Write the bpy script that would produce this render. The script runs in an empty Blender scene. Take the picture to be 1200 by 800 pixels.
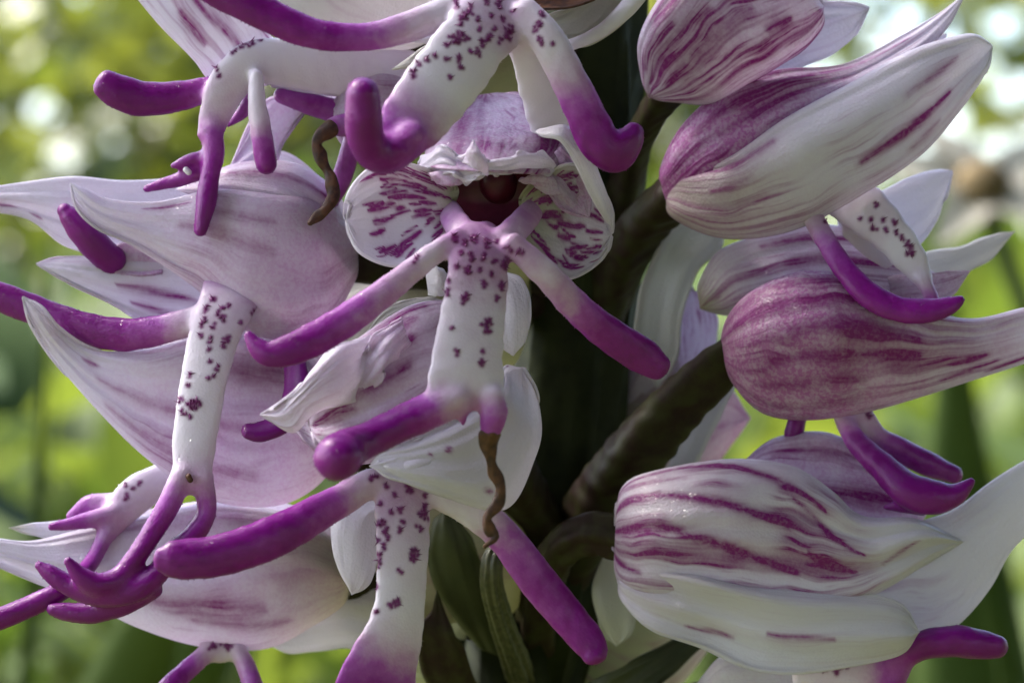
import bpy, math, random
import numpy as np
from mathutils import Vector
from mathutils.bvhtree import BVHTree

# ------------------------------------------------------------------ scene, camera, light
scn = bpy.context.scene
COL = scn.collection
S = 3.0e-5          # one unit of the flower plan in metres (0.03 mm)
D = 3000.0          # camera to focal plane in those units (9 cm)
Z0 = 0.25           # height of the picture centre above the ground

cam = bpy.data.cameras.new('camera')
cam.sensor_width = 36; cam.lens = 36 * D / 1200
cam.clip_start = 0.005; cam.clip_end = 1500
cam.dof.use_dof = True; cam.dof.focus_distance = (D - 90) * S
cam.dof.aperture_fstop = 72
co = bpy.data.objects.new('camera', cam); COL.objects.link(co)
co.location = (0, -D * S, Z0); co.rotation_euler = (math.pi / 2, 0, 0)
scn.camera = co

SUN_EL, SUN_AZ = math.radians(48), math.radians(-72)     # azimuth from +Y (away from camera) towards +X
sdir = Vector((math.sin(SUN_AZ) * math.cos(SUN_EL), math.cos(SUN_AZ) * math.cos(SUN_EL), math.sin(SUN_EL)))
w = bpy.data.worlds.new('World'); scn.world = w; w.use_nodes = True
nt = w.node_tree; nt.nodes.clear()
sky = nt.nodes.new('ShaderNodeTexSky'); sky.sky_type = 'NISHITA'; sky.sun_disc = False
sky.sun_elevation = SUN_EL; sky.sun_rotation = SUN_AZ; sky.air_density = 1.0; sky.dust_density = 2.5
bg = nt.nodes.new('ShaderNodeBackground'); bg.inputs[1].default_value = 0.11
wo = nt.nodes.new('ShaderNodeOutputWorld')
nt.links.new(sky.outputs[0], bg.inputs[0]); nt.links.new(bg.outputs[0], wo.inputs[0])
sl = bpy.data.lights.new('sun', 'SUN'); sl.energy = 4.0; sl.angle = math.radians(10); sl.color = (1, 0.95, 0.86)
so = bpy.data.objects.new('sun', sl); COL.objects.link(so)
so.location = (-1, 0, 3); so.rotation_euler = (-sdir).to_track_quat('-Z', 'Y').to_euler()
scn.view_settings.view_transform = 'Standard'; scn.view_settings.look = 'None'
scn.view_settings.exposure = 2.75; scn.view_settings.gamma = 1
scn.render.engine = 'CYCLES'
scn.cycles.max_bounces = 6; scn.cycles.diffuse_bounces = 3; scn.cycles.glossy_bounces = 2; scn.cycles.transmission_bounces = 3

rng = np.random.default_rng(7)
random.seed(7)

# ------------------------------------------------------------------ materials
class NB:
    """small node-building helper"""
    def __init__(s, name):
        s.m = bpy.data.materials.new(name); s.m.use_nodes = True
        s.t = s.m.node_tree; s.t.nodes.clear()
        s.out = s.n('ShaderNodeOutputMaterial')
    def n(s, typ, **kw):
        x = s.t.nodes.new(typ)
        for k, v in kw.items(): setattr(x, k, v)
        return x
    def set(s, sock, v):
        if isinstance(v, bpy.types.NodeSocket): s.t.links.new(v, sock)
        else: sock.default_value = v
    def math(s, op, a, b=None, c=None, clamp=False):
        x = s.n('ShaderNodeMath', operation=op, use_clamp=clamp)
        s.set(x.inputs[0], a)
        if b is not None: s.set(x.inputs[1], b)
        if c is not None: s.set(x.inputs[2], c)
        return x.outputs[0]
    def mix(s, f, a, b):
        x = s.n('ShaderNodeMix', data_type='RGBA')
        s.set(x.inputs[0], f); s.set(x.inputs[6], a); s.set(x.inputs[7], b)
        return x.outputs[2]
    def attr(s, name):
        return s.n('ShaderNodeAttribute', attribute_name=name).outputs[2]
    def attrc(s, name):
        return s.n('ShaderNodeAttribute', attribute_name=name).outputs[1]
    def noise(s, vec, scale, detail=3, rough=0.55):
        x = s.n('ShaderNodeTexNoise'); s.set(x.inputs['Vector'], vec)
        x.inputs['Scale'].default_value = scale; x.inputs['Detail'].default_value = detail
        x.inputs['Roughness'].default_value = rough
        return x.outputs[0]
    def ramp(s, v, lo, hi):
        x = s.n('ShaderNodeMapRange'); x.clamp = True; x.interpolation_type = 'SMOOTHSTEP'
        s.set(x.inputs[0], v); x.inputs[1].default_value = lo; x.inputs[2].default_value = hi
        return x.outputs[0]
    def vmul(s, v, xyz, add=None):
        x = s.n('ShaderNodeVectorMath', operation='MULTIPLY_ADD')
        s.set(x.inputs[0], v); x.inputs[1].default_value = xyz
        if add is not None: s.set(x.inputs[2], add)
        return x.outputs[0]
    def bump(s, h, strength, dist, normal=None):
        x = s.n('ShaderNodeBump'); x.inputs['Strength'].default_value = strength
        x.inputs['Distance'].default_value = dist; s.set(x.inputs['Height'], h)
        if normal is not None: s.set(x.inputs['Normal'], normal)
        return x.outputs[0]
    def finish(s, color, rough, normal=None, transl=0.0, tcol=None, sss=0.0, spec=0.5, sheen=0.0, coat=0.0):
        p = s.n('ShaderNodeBsdfPrincipled')
        s.set(p.inputs['Base Color'], color); s.set(p.inputs['Roughness'], rough)
        p.inputs['Specular IOR Level'].default_value = spec
        if sss:
            p.inputs['Subsurface Weight'].default_value = sss
            p.inputs['Subsurface Radius'].default_value = (1, 0.6, 0.9)
            p.inputs['Subsurface Scale'].default_value = 0.0004
        if sheen: p.inputs['Sheen Weight'].default_value = sheen
        if coat:
            p.inputs['Coat Weight'].default_value = coat; p.inputs['Coat Roughness'].default_value = 0.13
            if hasattr(s, 'flake'): s.set(p.inputs['Coat Normal'], s.flake)
        if normal is not None: s.set(p.inputs['Normal'], normal)
        sh = p.outputs[0]
        if transl:
            t = s.n('ShaderNodeBsdfTranslucent'); s.set(t.inputs[0], tcol if tcol is not None else color)
            if normal is not None: s.set(t.inputs['Normal'], normal)
            mx = s.n('ShaderNodeMixShader'); mx.inputs[0].default_value = transl
            s.t.links.new(sh, mx.inputs[1]); s.t.links.new(t.outputs[0], mx.inputs[2]); sh = mx.outputs[0]
        s.t.links.new(sh, s.out.inputs[0])
        return s.m

FLAKE = 0.8
def cell_bump(b, obj, cell=3.2, strength=0.5, dist=1.2, pre=None, lump=0.3):
    v = b.n('ShaderNodeTexVoronoi'); b.set(v.inputs['Vector'], obj)
    v.inputs['Scale'].default_value = 1 / (cell * S)
    h = b.math('SUBTRACT', 1.0, v.outputs['Distance'])
    big = b.noise(obj, 1 / (40 * S), 1)
    n0 = b.bump(big, lump, 8 * S, pre)
    n1 = b.bump(h, strength, dist * S, n0)
    # the shiny skin of single cells tilts a little, so some of them glint
    tilt = b.n('ShaderNodeVectorMath', operation='MULTIPLY_ADD'); b.set(tilt.inputs[0], v.outputs['Color'])
    tilt.inputs[1].default_value = (FLAKE, FLAKE, FLAKE); tilt.inputs[2].default_value = (-FLAKE / 2,) * 3
    ad = b.n('ShaderNodeVectorMath', operation='ADD'); b.set(ad.inputs[0], n1); b.set(ad.inputs[1], tilt.outputs[0])
    nz = b.n('ShaderNodeVectorMath', operation='NORMALIZE'); b.set(nz.inputs[0], ad.outputs[0])
    b.flake = nz.outputs[0]
    return n1

def petal_material():
    b = NB('petal')
    uv = b.n('ShaderNodeUVMap', uv_map='UVMap').outputs[0]
    rnd = b.n('ShaderNodeObjectInfo').outputs['Random']
    off = b.n('ShaderNodeCombineXYZ'); b.set(off.inputs[2], b.math('MULTIPLY', rnd, 90.0))
    off = off.outputs[0]
    obj = b.n('ShaderNodeTexCoord').outputs['Object']
    pig, mott, tint, grn = (b.attr(k) for k in ('pig', 'mott', 'tint', 'grn'))
    warp = b.noise(obj, 1 / (60 * S), 1)
    wv = b.n('ShaderNodeCombineXYZ'); b.set(wv.inputs[0], b.math('MULTIPLY', b.math('SUBTRACT', warp, 0.5), 0.12))
    ad = b.n('ShaderNodeVectorMath', operation='ADD'); b.set(ad.inputs[0], uv); b.set(ad.inputs[1], wv.outputs[0])
    uvw = ad.outputs[0]
    n1 = b.noise(b.vmul(uvw, (15, 0.8, 1), off), 1.0, 2, 0.6)
    n2 = b.noise(b.vmul(uvw, (30, 6, 1), off), 1.0, 2, 0.6)
    n3 = b.noise(obj, 1 / (22 * S), 3, 0.65)
    area = b.ramp(b.noise(obj, 1 / (130 * S), 2), 0.36, 0.58)
    s1 = b.math('MULTIPLY', b.ramp(n1, 0.46, 0.70), 0.72)
    s2 = b.math('MULTIPLY', b.ramp(n2, 0.50, 0.78), 0.70)
    fine = b.noise(obj, 1 / (4.5 * S), 1, 0.7)
    st = b.math('MULTIPLY', b.math('ADD', s1, s2), b.math('MULTIPLY', mott, area))
    brk = b.math('MULTIPLY', b.math('ADD', 0.45, b.math('MULTIPLY', b.ramp(n3, 0.15, 0.6), 0.55)), b.math('MULTIPLY', pig, 1.25))
    brk2 = b.math('MULTIPLY', brk, b.math('ADD', 0.45, b.math('MULTIPLY', n2, 0.8)))
    fac = b.math('MULTIPLY', b.math('ADD', st, brk2, clamp=True), b.math('ADD', 0.90, b.math('MULTIPLY', b.ramp(fine, 0.3, 0.6), 0.10)))
    gran = b.ramp(fine, 0.36, 0.66)
    tn = b.math('MULTIPLY', tint, b.math('MULTIPLY', b.math('ADD', 0.10, n3), b.math('ADD', 0.60, b.math('MULTIPLY', gran, 0.42))), clamp=True)
    base = b.mix(tn, (0.80, 0.76, 0.85, 1), (0.54, 0.18, 0.50, 1))
    base = b.mix(grn, base, (0.36, 0.37, 0.17, 1))
    col = b.mix(fac, base, (0.27, 0.018, 0.21, 1))
    wr = b.bump(b.math('ADD', n1, b.math('MULTIPLY', n2, 0.3)), 0.22, 7 * S)
    nrm = cell_bump(b, obj, 3.6, 0.45, 1.0, wr)
    rgh = b.math('ADD', 0.32, b.math('MULTIPLY', n3, 0.22))
    return b.finish(col, rgh, nrm, transl=0.48, sheen=0.05, spec=0.35, coat=0.28)

def flesh_material():
    b = NB('lip_flesh')
    obj = b.n('ShaderNodeTexCoord').outputs['Object']
    pig, stain = b.attr('pig'), b.attr('stain')
    n3 = b.noise(obj, 1 / (14 * S), 4, 0.6)
    nb = b.noise(obj, 1 / (38 * S), 3, 0.6)
    var = b.math('ADD', b.math('MULTIPLY', b.math('SUBTRACT', n3, 0.5), 0.55), b.math('MULTIPLY', b.math('SUBTRACT', nb, 0.5), 0.9))
    p = b.math('ADD', pig, b.math('MULTIPLY', var, b.math('MULTIPLY', b.math('MULTIPLY', pig, b.math('SUBTRACT', 1.25, pig)), 1.6)), clamp=True)
    r = b.n('ShaderNodeValToRGB'); b.set(r.inputs[0], p)
    e = r.color_ramp.elements
    e[0].position = 0; e[0].color = (0.80, 0.76, 0.85, 1)
    e[1].position = 1; e[1].color = (0.19, 0.003, 0.195, 1)
    for pos, c in ((0.3, (0.56, 0.36, 0.56)), (0.6, (0.38, 0.08, 0.42)), (0.85, (0.25, 0.008, 0.26))):
        x = e.new(pos); x.color = (*c, 1)
    col = b.mix(stain, r.outputs[0], (0.17, 0.006, 0.13, 1))
    nrm = cell_bump(b, obj, 3.0, 0.28, 0.8, lump=0.1)
    return b.finish(col, 0.34, nrm, transl=0.22, spec=0.4, sheen=0.0, coat=0.12)

def plain_material(name, c1, c2, scale_px, rough=0.5, transl=0.0, bumps=0.4, spec=0.5, detail=4, bd=2.0):
    b = NB(name)
    obj = b.n('ShaderNodeTexCoord').outputs['Object']
    n = b.noise(obj, 1 / (scale_px * S), detail, 0.6)
    col = b.mix(b.ramp(n, 0.32, 0.68), (*c1, 1), (*c2, 1))
    return b.finish(col, rough, b.bump(n, bumps, bd * S), transl=transl, spec=spec)

M = {}
M['petal'] = petal_material()
M['flesh'] = flesh_material()
M['tuft'] = plain_material('dark_purple_papillae', (0.11, 0.004, 0.09), (0.18, 0.01, 0.14), 6, 0.4)
M['throat'] = plain_material('throat_red', (0.09, 0.008, 0.022), (0.17, 0.022, 0.045), 40, 0.35, 0.1)
M['withered'] = plain_material('withered_tail', (0.03, 0.008, 0.004), (0.10, 0.035, 0.012), 12, 0.6, 0.05, 0.8)
M['stem'] = plain_material('stem_green', (0.010, 0.013, 0.004), (0.022, 0.028, 0.008), 60, 0.6, 0.03, spec=0.12)
M['stalk'] = plain_material('stalk_brown_green', (0.022, 0.011, 0.009), (0.032, 0.032, 0.011), 26, 0.55, 0.03, spec=0.12)
M['ovary'] = plain_material('ovary_green', (0.03, 0.035, 0.012), (0.08, 0.08, 0.035), 9, 0.35, 0.12, 0.9)
M['dark_bract'] = plain_material('shaded_bract', (0.03, 0.040, 0.011), (0.05, 0.058, 0.018), 50, 0.55, 0.15)  # dimmed copy of the bract green; shade between flowers is in the colour
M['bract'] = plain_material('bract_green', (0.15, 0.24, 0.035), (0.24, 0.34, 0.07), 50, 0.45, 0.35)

# ------------------------------------------------------------------ mesh helpers
def P(a):
    """plan coordinates (x right, y down, depth away from the viewer) -> metres"""
    a = np.asarray(a, float)
    k = 1 + a[..., 2] / D
    return np.stack([(a[..., 0] - 600) * k * S, a[..., 2] * S, (400 - a[..., 1]) * k * S + Z0], -1)

def cr(pts, n):
    p = np.asarray(pts, float)
    if len(p) == 2: 
        t = np.linspace(0, 1, n)[:, None]; return p[0] * (1 - t) + p[1] * t
    q = np.vstack([2 * p[0] - p[1], p, 2 * p[-1] - p[-2]])
    t = np.linspace(0, len(p) - 1 - 1e-9, n); i = t.astype(int); f = (t - i)[:, None]
    a, b, c, d = q[i], q[i + 1], q[i + 2], q[i + 3]
    return 0.5 * (2 * b + (c - a) * f + (2 * a - 5 * b + 4 * c - d) * f**2 + (3 * b - a - 3 * c + d) * f**3)

def lin(keys, t):
    k = sorted(keys); return np.interp(t, [x for x, _ in k], [y for _, y in k])

def sinnoise(u, v, seed, fu=2.0, fv=2.0, n=6):
    r = np.random.default_rng(seed); o = np.zeros(np.broadcast(u, v).shape)
    for _ in range(n):
        o = o + np.sin(u * r.uniform(-fu, fu) * 6.28 + v * r.uniform(-fv, fv) * 6.28 + r.uniform(0, 6.28))
    return o / n

def make_obj(name, verts, faces, mat, parent, origin, attrs=None, uv=None, smooth=True):
    me = bpy.data.meshes.new(name)
    v = (np.asarray(verts) - np.asarray(origin)).astype(np.float32)
    f = np.asarray(faces, np.int32)
    nf, k = f.shape
    me.vertices.add(len(v)); me.vertices.foreach_set('co', v.ravel())
    me.loops.add(nf * k); me.loops.foreach_set('vertex_index', f.ravel())
    me.polygons.add(nf); me.polygons.foreach_set('loop_start', np.arange(0, nf * k, k, dtype=np.int32))
    me.polygons.foreach_set('loop_total', np.full(nf, k, np.int32))
    if smooth: me.polygons.foreach_set('use_smooth', np.ones(nf, bool))
    if uv is not None:
        l = me.uv_layers.new(name='UVMap'); l.data.foreach_set('uv', uv[f.ravel()].astype(np.float32).ravel())
    for an, av in (attrs or {}).items():
        a = me.attributes.new(an, 'FLOAT', 'POINT'); a.data.foreach_set('value', np.asarray(av, np.float32))
    me.materials.append(mat)
    me.update(); me.validate()
    o = bpy.data.objects.new(name, me); COL.objects.link(o)
    if parent is not None: o.parent = parent
    return o

class Thing:
    def __init__(s, name, label, cat, base, group=None):
        s.origin = P(np.array(base, float)) if len(base) == 3 else np.array(base[:3])
        o = bpy.data.objects.new(name, None); COL.objects.link(o)
        o.empty_display_size = 0.002
        o.location = s.origin; o['label'] = label; o['category'] = cat
        if group: o['group'] = group
        s.o = o

SEED = [100]
def shell(th, name, U, L, bulge=0.6, tip=None, base=None, mat='petal', parent=None, thick=5, wave=3.0, ridge=1.0,
          mott=0.0, streaks=(), tint=((0, .2), (1, 0.0)), grn=((0, .3), (.15, 0), (1, 0)), res=4.0, frill=2.0,
          pigedge=(0, 0), q=1.0, label=None):
    """a petal: two edge lines from base to tip (plan units) with a rounded cross-section and real thickness"""
    SEED[0] += 1; sd = SEED[0]
    U = [list(p) for p in U]; L = [list(p) for p in L]
    if base is not None: U.insert(0, list(base)); L.insert(0, list(base))
    if tip is not None: U.append(list(tip)); L.append(list(tip))
    ln = max(np.abs(np.diff(np.array(U)[:, :2], axis=0)).sum(), np.abs(np.diff(np.array(L)[:, :2], axis=0)).sum())
    wd = np.linalg.norm(np.array(U)[:, :2] - np.array(L)[:, :2], axis=1).max()
    nv = int(np.clip(ln / res, 14, 110)); nu = int(np.clip(wd * 1.3 / res, 12, 70))
    A, B = cr(U, nv), cr(L, nv)
    t = np.linspace(0, math.pi, nu); c = ((1 - np.cos(t)) / 2)[None, :, None]
    pts = A[:, None, :] * (1 - c) + B[:, None, :] * c
    v = np.linspace(0, 1, nv)[:, None] * np.ones((1, nu)); u = (t / math.pi)[None, :] * np.ones((nv, 1))
    hw = np.linalg.norm((A - B)[:, :2], axis=1) / 2
    bl = lin(bulge, v[:, 0]) if not np.isscalar(bulge) else np.full(nv, bulge)
    prof = np.sin(t)[None, :] ** q
    pts[..., 2] -= (hw * bl)[:, None] * prof
    env = np.clip(hw / 18, 0, 1)[:, None]
    pts[..., 2] += env * (wave * 2.2 * sinnoise(u, v, sd, 1.6, 1.8) + wave * 1.3 * sinnoise(u, v, sd + 7, 4, .8) + ridge * (.5 * np.sin(u * 6.28 * 3.3 + 3.5 * sinnoise(u, v, sd + 1, .8, 1.5)) + .8 * sinnoise(u, v, sd + 5, 7, 1.2)) * prof)
    if wd > 60:
        r_ = np.random.default_rng(sd + 50)
        for _ in range(4):
            uc = r_.uniform(.12, .88) + .06 * sinnoise(u * 0, v, int(r_.integers(1e6)), .1, 1.2)
            vv = np.clip(np.sin(np.pi * np.clip((v - r_.uniform(-.2, .25)) / r_.uniform(.7, 1.1), 0, 1)), 0, 1)
            pts[..., 2] += env * vv * r_.uniform(2, 5.5) * (np.exp(-np.abs(u - uc) / .035) - .35 * np.exp(-((u - uc) / .13)**2))
    if frill:
        e = (np.exp(-(u / .14)**2) + np.exp(-((1 - u) / .14)**2)) * env
        pts[..., 1] += frill * e * sinnoise(u * 0, v, sd + 2, .1, 5, 5)
        pts[..., 2] += 1.5 * frill * e * sinnoise(u * 0, v, sd + 3, .1, 5, 5)
        pts[..., 0] += frill * e * sinnoise(u * 0, v, sd + 4, .1, 5, 5)
    W = P(pts)
    du = np.gradient(W, axis=1); dv = np.gradient(W, axis=0)
    N = np.cross(du, dv); nl = np.linalg.norm(N, axis=2, keepdims=True)
    N = np.where(nl > 1e-14, N / np.maximum(nl, 1e-14), 0)
    if N[nv // 2, nu // 2, 1] > 0: N = -N; flip = True
    else: flip = False
    tk = thick * S * (0.30 + 0.70 * np.sin(t)[None, :] ** 0.6) * (0.35 + 0.65 * np.minimum(1, (1 - v) * 8))
    Wi = W - N * tk[..., None]
    n = nv * nu
    idx = np.arange(n).reshape(nv, nu)
    a, b_, c_, d_ = idx[:-1, :-1].ravel(), idx[:-1, 1:].ravel(), idx[1:, 1:].ravel(), idx[1:, :-1].ravel()
    F1 = np.stack([a, b_, c_, d_], 1)
    F2 = F1[:, ::-1] + n
    loop = np.concatenate([idx[0, :], idx[1:, -1], idx[-1, -2::-1], idx[-2:0:-1, 0]])
    nx = np.roll(loop, -1)
    F3 = np.stack([nx, loop, loop + n, nx + n], 1)
    F = np.vstack([F1, F2, F3])
    if flip: F = F[:, ::-1]
    # orientation: make outer normals follow N
    verts = np.vstack([W.reshape(-1, 3), Wi.reshape(-1, 3)])
    pig = np.zeros((nv, nu)); asp = max(wd, 1) / max(ln, 1)
    for (u0, v0, u1, v1, wi, st) in streaks:
        ax, ay = u0 * asp, v0; bx, by = u1 * asp, v1
        px, py = u * asp + 0.010 * sinnoise(u, v, sd + 9, 1, 3), v
        dd = np.array([bx - ax, by - ay]); l2 = max((dd**2).sum(), 1e-9)
        tt = np.clip(((px - ax) * dd[0] + (py - ay) * dd[1]) / l2, 0, 1)
        dist = np.hypot(px - ax - tt * dd[0], py - ay - tt * dd[1])
        wl = wi * asp * (1.0 - 0.5 * np.abs(2 * tt - 1))
        pig = np.maximum(pig, st * np.exp(-np.abs(dist / (wl * 1.15))**1.4))
    if pigedge[0]: pig = np.maximum(pig, pigedge[0] * np.exp(-(u / .05)**2))
    if pigedge[1]: pig = np.maximum(pig, pigedge[1] * np.exp(-((1 - u) / .05)**2))
    mt = lin(mott, v) if not np.isscalar(mott) else np.full((nv, nu), mott)
    tn = lin(tint, v) if not np.isscalar(tint) else np.full((nv, nu), tint)
    gr = lin(grn, v) if not np.isscalar(grn) else np.full((nv, nu), grn)
    two = lambda x: np.concatenate([x.ravel(), x.ravel()])
    uv = np.stack([two(u), two(v)], 1)
    o = make_obj(name, verts, F, M[mat], parent or th.o, th.origin,
                 dict(pig=two(pig), mott=two(mt), tint=two(tn), grn=two(gr)), uv)
    if label: o['label'] = label
    return o

def cones(verts, faces, pos, nrm, h, r, jit, k=4):
    """append little pointed papillae; returns per-cone vertex count"""
    base = len(verts)
    out_v, out_f = [], []
    for p, n, hh, rr in zip(pos, nrm, h, r):
        d = n + rng.normal(0, jit, 3); d /= np.linalg.norm(d) + 1e-12
        a = np.cross(d, [0.3, 0.5, 0.8]); a /= np.linalg.norm(a) + 1e-12; b = np.cross(d, a)
        i0 = base + len(out_v)
        for j in range(k):
            an = 6.283 * j / k
            out_v.append(p - n * rr * 0.6 + rr * (math.cos(an) * a + math.sin(an) * b))
        out_v.append(p + d * hh)
        for j in range(k): out_f.append((i0 + j, i0 + (j + 1) % k, i0 + k, i0 + k))
    return out_v, out_f

class LipGroup:
    """a lip with its arms and legs: grown into one smooth body, then cut into its parts"""
    def __init__(s, th): s.th = th; s.parts = []; s.later = []; s.obj = None
GROUPS = []

def tube_geo(pts, pig, seg, flat, rough, ridges, capflat, step, wob, sd):
    p = np.array([list(q) + ([q[3] * flat] if len(q) == 4 else []) for q in pts], float)
    c = np.stack([p[:, 0] - 600, p[:, 2], 400 - p[:, 1]], 1)
    ln = np.linalg.norm(np.diff(c, axis=0), axis=1).sum()
    n = int(np.clip(ln / step, 10, 140))
    Q = cr(np.hstack([c, p[:, 3:5]]), 400)
    al = np.concatenate([[0], np.cumsum(np.linalg.norm(np.diff(Q[:, :3], axis=0), axis=1))])
    s = np.linspace(0, al[-1], n)
    Q = np.stack([np.interp(s, al, Q[:, j]) for j in range(5)], 1)
    C, R1, R2 = Q[:, :3], np.maximum(Q[:, 3], .8), np.maximum(Q[:, 4], .8)
    if wob: C = C + wob * np.stack([sinnoise(s / 60, s * 0, sd + k, 1, 1) for k in range(3)], 1)
    T = np.gradient(C, axis=0); T /= np.linalg.norm(T, axis=1, keepdims=True)
    W = np.zeros_like(T)
    w0 = np.cross(T[0], [0, 1, 0]); w0 = w0 / (np.linalg.norm(w0) + 1e-9)
    for i in range(n):
        w0 = w0 - T[i] * (w0 @ T[i]); w0 = w0 / (np.linalg.norm(w0) + 1e-9); W[i] = w0
    B = np.cross(T, W)
    rings, ss = [], []
    ang = np.linspace(0, 2 * math.pi, seg, endpoint=False)
    ca, sa = np.cos(ang)[:, None], np.sin(ang)[:, None]
    def ring(i, k, off, sv):
        nz = 1 + rough * sinnoise(np.cos(ang) * .5 + sv / 45, np.sin(ang) * .5, sd, 2, 1)
        if ridges: nz = nz + 0.12 * np.cos(ridges * ang + sv / 90)
        rings.append(C[i] + T[i] * off + (W[i] * ca * R1[i] + B[i] * sa * R2[i]) * k * nz[:, None]); ss.append(sv)
    K = 6
    for j in range(K):
        a = (j + .35) / (K + .35) * math.pi / 2
        ring(0, math.sin(a), -math.cos(a) * min(R1[0], R2[0]) * capflat, 0)
    for i in range(n): ring(i, 1, 0, s[i])
    for j in range(K - 1, -1, -1):
        a = (j + .35) / (K + .35) * math.pi / 2
        ring(n - 1, math.sin(a), math.cos(a) * min(R1[-1], R2[-1]) * capflat, s[-1])
    V = np.array(rings); m = len(V)
    sv = np.array(ss) / max(s[-1], 1)
    idx = np.arange(m * seg).reshape(m, seg)
    a, b = idx[:-1], np.roll(idx[:-1], -1, 1); c2, d2 = np.roll(idx[1:], -1, 1), idx[1:]
    F = np.stack([a, b, c2, d2], -1).reshape(-1, 4)
    Vf = V.reshape(-1, 3)
    Vf = np.vstack([Vf, Vf[:seg].mean(0), Vf[-seg:].mean(0)]); i0, i1 = m * seg, m * seg + 1
    f0 = np.stack([np.full(seg, i0), np.roll(idx[0], -1), idx[0]], 1)
    f1 = np.stack([np.full(seg, i1), idx[-1], np.roll(idx[-1], -1)], 1)
    pg = lin(pig, sv) if not np.isscalar(pig) else np.full(m, pig)
    pgv = np.concatenate([np.repeat(pg, seg), [pg[0], pg[-1]]])
    return Vf, F, np.vstack([f0, f1]), pgv

def world(Vf):
    k = (1 + Vf[:, 1] / D)[:, None]
    return np.hstack([Vf[:, :1] * k * S, Vf[:, 1:2] * S, Vf[:, 2:3] * k * S + Z0])

def tube(th, name, pts, pig=0.0, parent=None, mat='flesh', seg=22, flat=1.0, rough=0.07, pap=0.0, spots=None, ridges=0, capflat=1.0,
         step=3.0, label=None, wob=0.0):
    """a swept body: points (x, y, depth, half-width[, half-depth]) with round ends"""
    SEED[0] += 1
    if name == 'lip' and len(pts[0]) == 5: pts = [(*q[:4], q[4] * .68) for q in pts]      # a lip is a flat blade
    Vf, Q, T, pg = tube_geo(pts, pig, seg, flat, rough, ridges, capflat, step, wob, SEED[0])
    if name == 'lip':
        g = LipGroup(th); GROUPS.append(g); g.parts.append((name, Vf, Q, T, pg, pap, spots or [])); return g
    if isinstance(parent, LipGroup):
        if mat == 'flesh': parent.parts.append((name, Vf, Q, T, pg, pap, spots or []))
        else: parent.later.append((name, Vf, Q, T, pg, mat))
        return None
    o = make_mixed(name, world(Vf), Q, T, M[mat], parent or th.o, th.origin, dict(pig=pg, stain=np.zeros(len(Vf))))
    if label: o['label'] = label
    return o

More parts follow.
